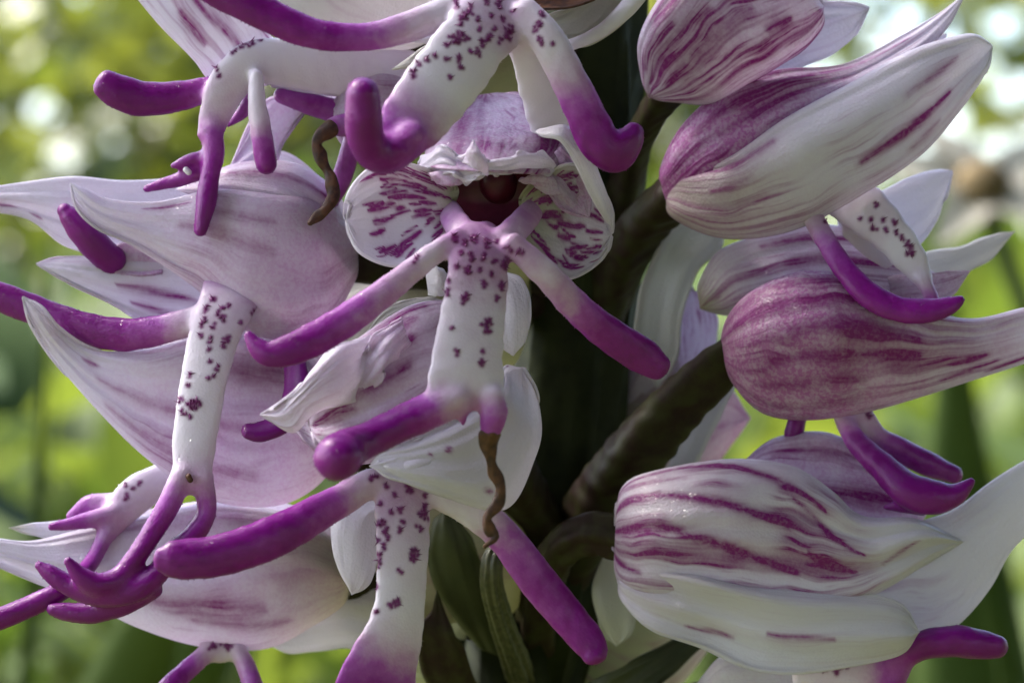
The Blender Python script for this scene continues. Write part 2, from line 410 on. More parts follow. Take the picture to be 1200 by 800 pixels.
from mathutils.kdtree import KDTree
def fuse(g, voxel=2.3):
    Vs, Qs, Ts, off = [], [], [], 0
    for nm, V, Q, T, pg, pap, sp in g.parts:
        Vs.append(V); Qs.append(Q + off); Ts.append(T + off); off += len(V)
    V = np.vstack(Vs)
    me = bpy.data.meshes.new('tmp')
    me.from_pydata(V.tolist(), [], np.vstack(Qs).tolist() + np.vstack(Ts).tolist())
    ob = bpy.data.objects.new('tmp', me); COL.objects.link(ob)
    md = ob.modifiers.new('r', 'REMESH'); md.mode = 'VOXEL'; md.voxel_size = voxel
    ev = ob.evaluated_get(bpy.context.evaluated_depsgraph_get()); m2 = ev.to_mesh()
    nv = len(m2.vertices); X = np.empty(nv * 3); m2.vertices.foreach_get('co', X); X = X.reshape(-1, 3)
    F = np.array([list(p.vertices) if len(p.vertices) == 4 else list(p.vertices) + [p.vertices[-1]] for p in m2.polygons])
    ev.to_mesh_clear(); bpy.data.objects.remove(ob); bpy.data.meshes.remove(me)
    npart = len(g.parts); dist = np.zeros((npart, nv)); pgs = np.zeros((npart, nv))
    for i, (nm, PV, Q, T, pg, pap, sp) in enumerate(g.parts):
        kd = KDTree(len(PV))
        for j, c in enumerate(PV): kd.insert(c, j)
        kd.balance()
        for j in range(nv):
            _, k, d = kd.find(X[j]); dist[i, j] = d; pgs[i, j] = pg[k]
    wgt = np.exp(-(dist - dist.min(0)) / 7.0); pig = (wgt * pgs).sum(0) / wgt.sum(0)
    # fillet where two parts meet
    second = np.sort(dist, 0)[1] if npart > 1 else np.full(nv, 99.)
    lam = np.clip(0.12 + 0.75 * np.exp(-(second / 11)**2), 0, .8)[:, None]
    E = np.vstack([F[:, [0, 1]], F[:, [1, 2]], F[:, [2, 3]], F[:, [3, 0]]]); E = E[E[:, 0] != E[:, 1]]
    E = np.vstack([E, E[:, ::-1]])
    deg = np.bincount(E[:, 0], minlength=nv)[:, None]
    def lap(A): return np.stack([np.bincount(E[:, 0], weights=A[E[:, 1], k], minlength=nv) for k in range(A.shape[1])], 1) / np.maximum(deg, 1)
    for _ in range(16): X = X + lam * (lap(X) - X)
    pc = pig[:, None]
    for _ in range(4): pc = lap(pc)
    pig = pc[:, 0]
    Wv = world(X)
    fn = np.cross(Wv[F[:, 1]] - Wv[F[:, 0]], Wv[F[:, 2]] - Wv[F[:, 0]])
    N = np.stack([np.bincount(F.ravel(), weights=np.repeat(fn[:, k], 4), minlength=nv) for k in range(3)], 1)
    N /= np.linalg.norm(N, axis=1, keepdims=True) + 1e-20
    stain, tufts = spot_geo(sum((list(p[6]) for p in g.parts), []), Wv, F)
    own = np.stack([dist[i][F].mean(1) for i in range(npart)]).argmin(0)
    for i, (nm, PV, Q, T, pg, pap, sp) in enumerate(g.parts):
        f = F[own == i]
        if not len(f): continue
        used, inv = np.unique(f, return_inverse=True); f = inv.reshape(f.shape)
        v = Wv[used]; nn_ = N[used]; pv = pig[used]; sv = stain[used]
        tri = f[:, 2] == f[:, 3]
        quads, tris = f[~tri], f[tri][:, :3]
        if pap and len(quads):
            cnt = int(pap * len(quads) * .06)
            fi = rng.integers(0, len(quads), cnt); wts = rng.dirichlet([1] * 4, cnt)
            pos = (v[quads[fi]] * wts[..., None]).sum(1); cn_ = nn_[quads[fi]].mean(1)
            cv, cf = cones(v, None, pos, cn_, rng.uniform(1.0, 2.2, cnt) * S, rng.uniform(.7, 1.0, cnt) * S, .35, 3)
            v = np.vstack([v, np.array(cv)]); nn_ = np.vstack([nn_, np.repeat(cn_, 4, 0)])
            tris = np.vstack([tris, np.array(cf)[:, :3]]).astype(int)
            pv = np.concatenate([pv, np.repeat(pv[quads[fi, 0]], 4)]); sv = np.concatenate([sv, np.repeat(sv[quads[fi, 0]], 4)])
        o = make_mixed(nm, v, quads, tris, M['flesh'], g.th.o if i == 0 else g.obj, g.th.origin, dict(pig=pv, stain=sv))
        o.data.normals_split_custom_set_from_vertices(nn_.tolist())
        if i == 0: g.obj = o
    if tufts is not None:
        t = make_mixed('papillae_tufts', tufts[0], np.zeros((0, 4), int), tufts[1], M['tuft'], g.obj, g.th.origin, {}); t['kind'] = 'stuff'
    for nm, PV, Q, T, pg, mat in g.later:
        make_mixed(nm, world(PV), Q, T, M[mat], g.obj, g.th.origin, {})

def make_mixed(name, V, Q, T, mat, parent, origin, attrs):
    me = bpy.data.meshes.new(name)
    v = (V - origin).astype(np.float32)
    me.vertices.add(len(v)); me.vertices.foreach_set('co', v.ravel())
    nq, ntr = len(Q), len(T)
    li = np.concatenate([np.asarray(Q).ravel(), np.asarray(T).ravel()]).astype(np.int32)
    me.loops.add(len(li)); me.loops.foreach_set('vertex_index', li)
    me.polygons.add(nq + ntr)
    st = np.concatenate([np.arange(nq) * 4, nq * 4 + np.arange(ntr) * 3]).astype(np.int32)
    me.polygons.foreach_set('loop_start', st)
    me.polygons.foreach_set('loop_total', np.concatenate([np.full(nq, 4), np.full(ntr, 3)]).astype(np.int32))
    me.polygons.foreach_set('use_smooth', np.ones(nq + ntr, bool))
    for an, av in attrs.items():
        a = me.attributes.new(an, 'FLOAT', 'POINT'); a.data.foreach_set('value', np.asarray(av, np.float32))
    me.materials.append(mat); me.update(); me.validate()
    o = bpy.data.objects.new(name, me); COL.objects.link(o); o.parent = parent
    return o

CAMP = np.array([0, -D * S, Z0])
def spot_geo(spots, Wv, quads):
    """tufts of dark papillae standing on a lip, with a stain of the same pigment round each"""
    st = np.zeros(len(Wv))
    if not spots: return st, None
    bvh = BVHTree.FromPolygons(Wv.tolist(), quads.tolist())
    cp, cn, ch, crr = [], [], [], []
    for sp in spots:
        x, y, r = sp[:3]; r = r * rng.choice([.45, .6, .8, 1.05])
        el = (sp[3] if len(sp) > 3 else 1.5) * rng.uniform(.8, 1.2); tilt = (sp[4] if len(sp) > 4 else 1.57) + rng.normal(0, .5)
        k = max(4, int(r * r * 0.32))
        for j in range(k):
            a, b = rng.uniform(-1, 1) * r * .62, rng.normal(0, .26) * r
            dx = a * el * math.cos(tilt) - b * math.sin(tilt); dy = a * el * math.sin(tilt) + b * math.cos(tilt)
            q = P(np.array([x + dx, y + dy, 0.0])); dr = q - CAMP; dr /= np.linalg.norm(dr)
            h = bvh.ray_cast(Vector(CAMP), Vector(dr))
            if h[0] is None: continue
            hp = np.array(h[0]); n = np.array(h[1]); n = -n if n @ dr > 0 else n
            d2 = ((Wv - hp)**2).sum(1); st = np.maximum(st, 1.0 * np.exp(-(d2 / (2.9 * S)**2)**1.5))
            if j % 2: continue
            side = np.sign(b) if abs(b) > .08 * r else rng.choice([-1, 1])
            lat = np.array([-math.sin(tilt) * side, 0, -math.cos(tilt) * side]) * rng.uniform(.5, 1.6) + np.array([0, 0, rng.uniform(0, .5)])
            cp.append(hp); cn.append(n * .8 + lat)
            ch.append(rng.uniform(3.0, 8.0) * S); crr.append(rng.uniform(.9, 1.5) * S)
    if not cp: return st, None
    cn = [c / np.linalg.norm(c) for c in cn]
    cv, cf = cones([], None, cp, cn, ch, crr, .25, 4)
    return st, (np.array(cv), np.array(cf)[:, :3])

ARM = ((0, .08), (.25, .35), (.5, .75), (.8, 1), (1, 1))
GRP = 'flowers of the orchid spike'
def flower(label, base): return Thing('orchid_flower', label, 'flower', base, GRP)


# ================================================================== THE ORCHID
# ------------------------------------------------------------------ stem
stem = Thing('orchid_spike', 'thick dark olive orchid spike with pale bracts, standing between all the flowers', 'plant', (604, 8700, 300))
tube(stem, 'stem', [(690, -420, 330, 22), (700, -250, 330, 42), (700, -60, 325, 56), (692, 120, 315, 62), (683, 300, 305, 66), (664, 470, 300, 68),
     (640, 620, 298, 72), (615, 780, 298, 76), (600, 1000, 300, 78), (602, 4000, 300, 88), (604, 8720, 300, 100)], mat='stem', ridges=7, step=12, rough=.05)
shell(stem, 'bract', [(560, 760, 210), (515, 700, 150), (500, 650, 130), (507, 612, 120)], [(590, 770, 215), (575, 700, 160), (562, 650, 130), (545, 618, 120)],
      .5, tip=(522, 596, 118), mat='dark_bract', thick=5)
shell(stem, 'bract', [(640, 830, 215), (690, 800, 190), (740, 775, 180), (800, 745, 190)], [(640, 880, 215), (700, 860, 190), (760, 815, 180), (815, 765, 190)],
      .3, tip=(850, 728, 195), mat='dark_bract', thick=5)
shell(stem, 'bract', [(735, 165, 290), (715, 135, 300), (712, 105, 310), (722, 75, 315)], [(760, 175, 290), (768, 140, 300), (765, 105, 310), (750, 80, 315)],
      .3, tip=(740, 58, 318), mat='bract', thick=4)
shell(stem, 'bract', [(560, 860, 210), (500, 800, 150), (490, 740, 120), (505, 715, 115)], [(600, 860, 215), (560, 800, 150), (545, 760, 120), (530, 735, 115)],
      .4, tip=(512, 690, 115), mat='stalk', thick=5)
for ang, ln_, tilt in ((0.3, 3300, .45), (2.2, 3600, .35), (3.9, 3000, .5), (5.2, 3400, .4)):     # rosette leaves at the foot
    ca_, sa_ = math.cos(ang), math.sin(ang)
    def q_(r, wdt, hgt): return [604 + (ca_ * r - sa_ * wdt) * .5, 8650 - hgt, 300 + (sa_ * r + ca_ * wdt)]
    A_ = [q_(r, wd_, h_) for r, wd_, h_ in ((60, 60, 60), (800, 330, 700 * tilt * 1.6), (1900, 420, 1500 * tilt), (2800, 260, 1500 * tilt))]
    B_ = [q_(r, -wd_, h_) for r, wd_, h_ in ((60, 60, 60), (800, 330, 700 * tilt * 1.6), (1900, 420, 1500 * tilt), (2800, 260, 1500 * tilt))]
    shell(stem, 'leaf', A_, B_, .1, tip=q_(ln_, 0, 1300 * tilt), mat='bract', thick=14, res=60)

# ------------------------------------------------------------------ F7: the flower that faces the viewer
f = flower('open flower facing out, dark red throat between two round white ears, arms spread wide', (640, 230, 240))
tube(f, 'flower_stalk', [(655, 300, 260, 26), (630, 230, 190, 26), (605, 180, 110, 28), (590, 165, 40, 30)], mat='stalk', ridges=3)
shell(f, 'dorsal_sepal', [(556, 112, 60), (520, 128, 20), (497, 158, -40), (498, 196, -100)], [(585, 108, 60), (640, 118, 20), (676, 160, -40), (650, 205, -95)],
      [(0, .4), (1, .75)], mott=1.5, tint=.8, frill=4, streaks=[(.30, .05, .33, .85, .06, .9), (.40, .3, .42, .9, .05, .6), (.74, .25, .72, .8, .07, .95), (.38, .02, .45, .25, .08, .8), (.62, .1, .6, .3, .04, .5)],
      grn=0, wave=4)
shell(f, 'petal', [(497, 185, -100), (515, 172, -128), (540, 182, -140), (562, 180, -150)], [(505, 212, -105), (528, 205, -130), (548, 214, -140), (572, 204, -150)],
      .5, tip=(580, 192, -150), base=(486, 200, -95), tint=.12, grn=0, frill=9, wave=6, res=2.2)
shell(f, 'petal', [(560, 190, -152), (590, 186, -146), (615, 178, -135), (640, 180, -115)], [(566, 204, -155), (590, 206, -148), (614, 200, -138), (638, 204, -118)],
      .6, tip=(655, 198, -105), tint=.15, grn=0, frill=9, wave=6, res=2.2)
tube(f, 'column', [(583, 185, -20, 26), (584, 205, -38, 26), (585, 222, -40, 22), (586, 234, -32, 14)], mat='throat', flat=.8)
shell(f, 'anther_cap', [(542, 190, -165), (547, 176, -172), (553, 167, -172)], [(572, 206, -165), (572, 192, -172), (565, 180, -172)], .9, tip=(554, 163, -168), tint=.35, grn=0, res=2.5)
shell(f, 'petal', [(500, 203, -120), (515, 200, -130), (532, 204, -136)], [(512, 216, -122), (524, 218, -130), (538, 217, -134)], .4, tip=(545, 214, -132), tint=.9, grn=0, res=2.5, frill=2)
shell(f, 'petal', [(650, 205, -105), (630, 202, -118), (615, 208, -124)], [(658, 228, -104), (640, 226, -114), (622, 216, -122)], .4, tip=(607, 212, -124), tint=.8, grn=0, res=2.5, frill=2)
# cup of the throat
shell(f, 'throat', [(515, 196, -78), (555, 188, -90), (605, 188, -90), (648, 196, -78)], [(522, 262, -85), (556, 292, -110), (602, 290, -110), (645, 258, -85)],
      -1.1, base=(500, 215, -75), tip=(662, 215, -75), mat='throat', wave=1)
ear = [(random.uniform(.16, .84), random.uniform(.18, .66)) for _ in range(95)]
shell(f, 'lateral_sepal', [(528, 215, -100), (480, 195, -130), (440, 196, -140), (413, 222, -140)], [(530, 268, -110), (512, 289, -135), (468, 309, -145), (424, 294, -142)],
      [(0, -.3), (.6, -.35), (1, -.1)], base=(524, 243, -80), tip=(405, 258, -138), tint=0, grn=[(0, .9), (.22, .55), (.42, 0), (1, 0)], thick=9, wave=2, frill=2,
      streaks=[(a, b, a + (a - .5) * .22, b + random.uniform(.03, .14), random.uniform(.008, .022), 1.5) for a, b in ear], res=2)
ear = [(random.uniform(.2, .85), random.uniform(.25, .78)) for _ in range(85)]
shell(f, 'lateral_sepal', [(612, 232, -95), (640, 205, -110), (680, 196, -105), (710, 235, -90)], [(606, 272, -110), (625, 306, -125), (660, 325, -120), (700, 306, -95)],
      [(0, -.3), (.6, -.4), (1, -.1)], base=(616, 250, -80), tip=(717, 275, -85), tint=.1, grn=[(0, 1), (.35, .75), (.6, .1), (1, 0)], thick=9, wave=2, frill=2,
      streaks=[(a, b, a + (a - .5) * .2 + random.uniform(-.03, .03), b + random.uniform(.03, .13), random.uniform(.008, .022), 1.5) for a, b in ear], res=2)
shell(f, 'folded_edge', [(636, 150, -150), (664, 147, -150), (688, 170, -140), (703, 205, -125), (714, 235, -105)], [(634, 160, -155), (655, 166, -160), (672, 190, -150), (688, 224, -135), (706, 254, -110)],
      .9, tip=(718, 268, -90), base=(627, 154, -150), tint=.0, grn=0, frill=1.5, res=2.5)
shell(f, 'petal', [(655, 172, -100), (672, 190, -100), (690, 225, -95)], [(628, 205, -105), (640, 225, -108), (660, 245, -105)], -.2, tip=(690, 255, -100), tint=.9, mott=.6, grn=0, res=3)
sp = [(532, 278, 5), (545, 285, 6), (556, 280, 6), (570, 285, 7), (583, 283, 6), (596, 292, 6), (540, 296, 6), (552, 302, 7), (566, 300, 7), (580, 306, 7), (592, 308, 8), (535, 312, 5),
      (548, 316, 6), (562, 318, 6), (576, 322, 5), (526, 330, 6), (524, 342, 8), (545, 350, 8), (568, 333, 5), (582, 350, 6), (571, 382, 9), (529, 384, 4), (535, 413, 7), (566, 412, 4), (565, 425, 5), (588, 335, 5)]
lip = tube(f, 'lip', [(574, 266, -135, 12, 9), (570, 274, -160, 26, 12), (565, 284, -176, 36, 13), (562, 300, -190, 37, 14), (557, 350, -210, 39, 14), (550, 400, -228, 42, 15), (547, 440, -238, 46, 15), (545, 464, -240, 51, 14), (547, 476, -240, 48, 12)],
           pig=((0, .35), (.22, .45), (.38, .28), (.55, .1), (.88, .08), (1, .5)), spots=sp, seg=40, pap=.25, rough=.05)
tube(f, 'lobe', [(548, 280, -166, 18), (538, 266, -144, 17), (530, 254, -118, 16), (524, 244, -92, 14)], pig=((0, .35), (1, .4)), parent=lip, flat=.5)
tube(f, 'lobe', [(592, 280, -166, 18), (607, 266, -144, 17), (618, 254, -118, 16), (627, 243, -92, 14)], pig=((0, .35), (1, .45)), parent=lip, flat=.5)
tube(f, 'arm', [(540, 280, -185, 16), (505, 300, -200, 14), (450, 343, -225, 17), (400, 379, -240, 20), (350, 406, -250, 20), (317, 415, -252, 16), (301, 406, -250, 12), (290, 391, -246, 6)],
     pig=((0, .3), (.12, .15), (.3, .3), (.55, .65), (.75, .95), (1, 1)), parent=lip, pap=1, spots=[(488, 303, 7, 1.8, -.6)], flat=.6)
tube(f, 'arm', [(598, 284, -180, 15), (640, 322, -180, 17), (680, 364, -165, 19), (720, 396, -148, 21), (752, 416, -135, 22), (774, 432, -132, 16)],
     pig=((0, .3), (.2, .2), (.4, .45), (.7, .9), (1, 1)), parent=lip, pap=.7, spots=[(612, 296, 9, 1.8, .8)], flat=.6)
tube(f, 'leg', [(535, 466, -240, 20), (505, 480, -245, 22), (465, 499, -255, 21), (430, 515, -270, 21), (405, 528, -300, 25), (396, 536, -335, 28)],
     pig=((0, .1), (.08, .25), (.2, .8), (.4, .95), (1, 1)), parent=lip, pap=1)
tube(f, 'leg', [(575, 462, -238, 17), (578, 485, -240, 17), (575, 502, -240, 14), (573, 513, -239, 9)], pig=((0, .1), (.4, .5), (.8, .8), (1, .6)), parent=lip, pap=.7, flat=.7)
tube(f, 'tooth', [(538, 470, -240, 12), (541, 486, -241, 9), (543, 497, -241, 4)], pig=((0, .3), (1, .95)), parent=lip, flat=.7)
tube(f, 'withered_tail', [(574, 510, -239, 13, 9), (575, 524, -238, 10, 4), (576, 540, -236, 6, 3.5), (580, 556, -235, 8, 3), (587, 575, -234, 6, 4), (583, 592, -234, 8, 3), (571, 607, -235, 5, 3.5), (573, 621, -236, 8, 3), (579, 630, -236, 5, 3), (568, 640, -238, 2.5)],
     mat='withered', parent=lip, rough=.2, wob=2)

# ------------------------------------------------------------------ F8: the flower below it
f = flower('flower whose mottled purple hood with crumpled white edge sits under the facing flower', (640, 560, 250))
tube(f, 'flower_stalk', [(650, 640, 260, 30), (620, 590, 190, 30), (590, 540, 90, 32), (575, 500, 0, 30)], mat='stalk', ridges=3)
shell(f, 'dorsal_sepal', [(540, 350, -60), (480, 358, -95), (430, 388, -118), (388, 422, -130), (362, 462, -130)], [(600, 470, -60), (550, 500, -110), (480, 528, -130), (420, 545, -135), (380, 530, -130)],
      .45, tip=(362, 500, -125), tint=.4, mott=1.1, grn=0, wave=6, ridge=2,
      streaks=[(.12, .15, .15, .55, .05, .8), (.2, .2, .25, .5, .05, 1), (.3, .25, .32, .8, .06, .9), (.42, .3, .45, .6, .05, .8), (.5, .55, .5, .85, .05, .7), (.2, .6, .25, .85, .05, .8), (.6, .3, .62, .6, .04, .5)])
shell(f, 'folded_edge', [(428, 392, -150), (396, 404, -165), (368, 430, -172), (346, 456, -172), (324, 474, -166)], [(430, 455, -150), (412, 474, -162), (388, 478, -170), (364, 486, -172), (342, 507, -168)],
      .3, base=(446, 408, -140), tip=(304, 486, -165), tint=.15, mott=.3, grn=0, frill=8, wave=5, ridge=1, res=2.5)
shell(f, 'petal', [(470, 372, -140), (440, 392, -152), (412, 430, -156)], [(480, 400, -142), (455, 430, -156), (432, 462, -158)], .3, tip=(408, 470, -156), tint=.5, mott=1.4, grn=0, frill=6, res=3)
shell(f, 'petal', [(540, 500, -135), (490, 515, -150), (455, 535, -160)], [(545, 545, -140), (500, 555, -158), (465, 560, -165)], .35, tip=(432, 546, -166), tint=.05, grn=0, frill=5, res=3)
shell(f, 'lateral_sepal', [(590, 430, -60), (585, 455, -110), (530, 490, -140), (480, 515, -150), (448, 528, -152)], [(632, 470, -50), (630, 535, -90), (590, 598, -120), (520, 582, -150), (458, 562, -155)],
      .35, base=(612, 430, -50), tip=(434, 543, -152), tint=.05, grn=.08, frill=3, wave=5, streaks=[(.35, .55, .36, .57, .025, 1.2), (.35, .62, .36, .63, .02, 1.2), (.7, .5, .7, .52, .02, 1.2), (.1, .12, .12, .14, .02, 1.1)])
shell(f, 'petal', [(590, 318, -40), (614, 328, -60), (622, 360, -75), (618, 395, -75)], [(570, 330, -40), (575, 350, -60), (580, 380, -75), (588, 408, -75)], .35, tip=(602, 417, -70), tint=0, grn=.1)
shell(f, 'petal', [(498, 318, -60), (510, 312, -75), (522, 318, -75)], [(502, 345, -60), (512, 348, -75), (524, 345, -75)], .5, tip=(530, 332, -70), tint=0, grn=.2, res=2.5)
shell(f, 'petal', [(430, 388, -60), (455, 360, -70), (500, 348, -70)], [(425, 400, -60), (462, 375, -70), (505, 360, -70)], .3, tip=(520, 352, -65), tint=.1, grn=.4)
shell(f, 'petal', [(372, 500, -120), (352, 470, -110), (345, 485, -110)], [(380, 520, -120), (370, 530, -115), (350, 510, -112)], .3, tip=(340, 500, -110), tint=.6, mott=1, grn=0)
sp = [(438, 560, 7), (452, 568, 7), (462, 580, 6), (480, 572, 6), (497, 580, 6), (446, 590, 7), (458, 600, 6), (445, 612, 9), (452, 622, 6), (470, 598, 5), (472, 610, 6), (498, 592, 7), (497, 604, 7), (492, 618, 7),
      (440, 632, 8), (450, 640, 7), (432, 650, 6), (444, 655, 7), (438, 668, 9), (440, 688, 8), (485, 650, 11), (470, 670, 6), (463, 708, 10), (440, 718, 9), (468, 620, 5), (455, 630, 6)]
lip = tube(f, 'lip', [(500, 545, -110, 24, 12), (480, 562, -130, 34, 13), (472, 590, -140, 36, 14), (472, 640, -155, 33, 14), (470, 690, -165, 31, 15), (464, 735, -172, 35, 15), (448, 780, -178, 45, 14), (438, 815, -180, 52, 13), (432, 850, -180, 50, 12)],
           pig=((0, .45), (.18, .35), (.35, .12), (.55, .03), (.68, .12), (.78, .5), (.9, .9), (1, 1)), spots=sp, seg=40, pap=.35, rough=.05)
tube(f, 'arm', [(470, 555, -128, 18), (432, 568, -145, 18), (385, 594, -170, 21), (320, 629, -200, 25), (255, 651, -215, 25), (205, 655, -222, 23), (188, 655, -223, 15)],
     pig=((0, .05), (.12, .1), (.3, .55), (.5, .9), (1, 1)), parent=lip, pap=1, flat=.6)
tube(f, 'arm', [(510, 575, -125, 20), (550, 595, -118, 21), (590, 628, -110, 21), (630, 680, -105, 23), (665, 722, -105, 22), (692, 755, -110, 20), (697, 770, -116, 15)],
     pig=((0, .05), (.2, .12), (.35, .5), (.6, .8), (1, .95)), parent=lip, pap=.6, flat=.6)
tube(f, 'leg', [(410, 840, -180, 24), (360, 890, -185, 22), (320, 930, -190, 18)], pig=1, parent=lip)
tube(f, 'leg', [(465, 845, -180, 24), (480, 900, -185, 22), (500, 950, -190, 18)], pig=1, parent=lip)
shell(f, 'lateral_sepal', [(440, 575, -60), (400, 583, -80), (388, 605, -90), (392, 655, -95)], [(470, 600, -60), (450, 615, -80), (445, 650, -90), (434, 684, -95)], .4, tip=(412, 697, -95), tint=0, grn=.05)
tube(f, 'ovary', [(581, 642, 90, 9), (576, 660, 85, 12), (577, 690, 95, 13), (588, 730, 140, 14), (606, 780, 210, 16), (620, 830, 270, 18)], mat='ovary', ridges=9, seg=54, step=2.5, rough=.05)

# ------------------------------------------------------------------ F2: the flower above
f = flower('flower above the facing one, white spotted lip, its leg curled up like a hook', (680, 40, 270))
tube(f, 'flower_stalk', [(690, 30, 290, 26), (670, -20, 220, 28), (650, -60, 120, 30), (640, -60, 20, 30)], mat='stalk', ridges=3)
shell(f, 'throat', [(595, -14, -100), (625, -30, -90), (665, -30, -90), (698, -16, -95)], [(600, 4, -120), (630, 10, -130), (662, 9, -130), (692, 0, -115)], -1.0, base=(585, -6, -105), tip=(704, -8, -95), mat='withered', wave=1)
shell(f, 'lateral_sepal', [(625, 28, -60), (675, 5, -60), (700, -40, -60), (710, -90, -60)], [(640, 52, -80), (690, 50, -85), (735, 18, -80), (765, -40, -70)], -.5, tip=(750, -120, -60), tint=.1, grn=.55, thick=7)
tube(f, 'folded_edge', [(645, 57, -85, 7), (672, 52, -92, 7), (702, 38, -92, 8), (730, 15, -88, 10), (748, -8, -84, 12), (765, -45, -75, 12), (765, -80, -70, 8)], pig=.06, flat=.6)
shell(f, 'dorsal_sepal', [(560, -40, -60), (580, -90, -80), (640, -120, -90)], [(720, -30, -50), (700, -80, -70), (670, -120, -80)], .5, base=(640, 0, 20), tip=(655, -140, -80), tint=.3, mott=.6)
shell(f, 'lateral_sepal', [(560, 0, -60), (520, -30, -80), (500, -70, -90)], [(590, 40, -60), (540, 30, -80), (500, -10, -90)], -.4, tip=(485, -60, -90), tint=.1, grn=.2)
shell(f, 'petal', [(520, 40, -90), (495, 55, -95), (480, 66, -95)], [(535, 62, -90), (505, 72, -95), (480, 80, -95)], .4, tip=(458, 82, -95), tint=0, grn=.4, res=3)
shell(f, 'petal', [(520, 22, -100), (495, 36, -105)], [(535, 48, -100), (510, 52, -105)], .4, tip=(470, 48, -105), tint=0, grn=.0, res=3)
sp = [(535, 4, 8), (552, 8, 6), (570, 2, 6), (584, 5, 7), (600, 12, 6), (546, 18, 8), (560, 22, 6), (575, 18, 6), (590, 24, 8), (540, 28, 7), (562, 34, 5), (580, 34, 6), (596, 38, 9), (572, 44, 6), (587, 48, 8),
      (536, 44, 9), (524, 52, 7), (548, 46, 7), (566, 50, 7), (552, 60, 5), (538, 68, 6), (524, 70, 5), (500, 72, 7), (490, 76, 8), (484, 86, 7), (540, 80, 8), (527, 90, 5), (560, 62, 5), (510, 66, 5)]
lip = tube(f, 'lip', [(606, -5, -130, 40, 14), (585, 15, -165, 44, 14), (560, 42, -190, 42, 16), (530, 82, -212, 44, 17), (500, 120, -228, 42, 17), (478, 150, -240, 38, 17), (463, 172, -250, 28, 17)],
           pig=((0, .3), (.25, .28), (.4, .08), (.65, .02), (.8, .25), (.92, .65), (1, .9)), spots=sp, seg=40, pap=.45, rough=.05)
tube(f, 'leg', [(480, 160, -248, 20), (462, 178, -255, 23), (442, 180, -268, 22), (430, 165, -285, 22), (426, 140, -300, 22), (425, 110, -308, 20)], pig=((0, .55), (.25, .85), (.5, 1), (1, 1)), parent=lip, pap=1)
tube(f, 'leg', [(600, 25, -160, 24), (618, 60, -150, 22), (640, 105, -110, 32), (655, 150, -70, 34)], pig=((0, .2), (.3, .03), (1, .02)), parent=lip, flat=.4, seg=30)
tube(f, 'arm', [(560, 5, -160, 18), (520, 16, -178, 19), (475, 33, -190, 19), (430, 43, -198, 17), (380, 42, -204, 18), (335, 28, -206, 20), (295, 8, -206, 21), (250, -14, -204, 21), (215, -30, -202, 14)],
     pig=((0, .03), (.15, .08), (.3, .45), (.5, .75), (.75, 1), (1, 1)), parent=lip, pap=1, flat=.6)
tube(f, 'arm', [(610, 15, -160, 22), (640, 45, -168, 22), (662, 85, -170, 22), (682, 125, -170, 23), (702, 165, -168, 25), (722, 178, -164, 25), (738, 164, -158, 20), (745, 152, -154, 13)],
     pig=((0, .12), (.25, .08), (.4, .3), (.6, .8), (.8, 1), (1, 1)), parent=lip, pap=.7, flat=.6, spots=[(630, 32, 9, 2.2), (634, 48, 6, 2), (636, 18, 6, 1, 0), (648, 52, 4)])

# ------------------------------------------------------------------ F1: upper left flower seen from the side
f = flower('side-on flower with arching white lip and thick magenta arm held out over the grass', (560, 20, 240))
tube(f, 'flower_stalk', [(660, 60, 280, 26), (600, 40, 230, 26), (540, 30, 170, 28), (490, 40, 110, 30)], mat='stalk', ridges=3)
shell(f, 'lateral_sepal', [(330, 95, 40), (262, 105, 10), (225, 70, -10), (185, 28, -20), (150, -15, -25), (110, -70, -25)], [(360, 60, 30), (325, 48, 0), (300, 15, -15), (275, -25, -25), (245, -70, -25), (190, -110, -25)],
      .3, tip=(120, -120, -25), tint=.08, mott=.5, grn=0, streaks=[(.55, .25, .5, .75, .02, 1.3), (.85, .2, .82, .5, .02, 1.1), (.35, .35, .38, .5, .04, .7)])
shell(f, 'dorsal_sepal', [(470, 60, 60), (400, 55, 10), (330, 20, -10), (300, -60, -20)], [(520, 0, 60), (500, -40, 10), (470, -70, -10), (400, -110, -20)], .6, base=(520, 40, 90), tip=(320, -130, -20), tint=.12, mott=.2, grn=.3)
shell(f, 'petal', [(310, 96, 20), (350, 82, 20), (390, 84, 25)], [(318, 100, 20), (350, 108, 18), (395, 112, 25)], .4, tip=(440, 100, 40), tint=.3, mott=1.2, grn=.1, res=2.5)
lip = tube(f, 'lip', [(480, 90, 60, 30, 22), (430, 86, 30, 33, 22), (380, 78, 5, 33, 20), (330, 72, -12, 29, 18), (292, 76, -22, 26, 16), (266, 102, -26, 25, 15), (252, 135, -26, 20, 14), (245, 162, -25, 16, 12)],
           pig=((0, .1), (.5, .03), (.8, .03), (.93, .15), (1, .55)), seg=36, pap=.4,
           spots=[(256, 88, 5), (253, 80, 5), (258, 70, 5), (264, 62, 5), (274, 60, 5), (285, 54, 5), (295, 49, 5), (306, 46, 5)], flat=.6)
tube(f, 'arm', [(268, 100, -14, 15), (240, 106, -12, 16), (202, 114, -12, 19), (168, 116, -14, 21), (138, 107, -18, 21), (121, 98, -20, 17)], pig=((0, .6), (.15, .85), (.4, 1), (1, 1)), parent=lip, pap=1.3, flat=.6)
tube(f, 'arm', [(300, 88, -40, 9), (301, 120, -46, 11), (306, 155, -48, 13), (312, 192, -48, 13)], pig=((0, .03), (.5, .12), (.75, .7), (1, .95)), parent=lip, pap=.6)
tube(f, 'leg', [(246, 152, -28, 15), (251, 176, -34, 13), (246, 205, -40, 12), (241, 240, -46, 12), (235, 270, -50, 8)], pig=((0, .5), (.2, .85), (1, 1)), parent=lip, pap=1.2)
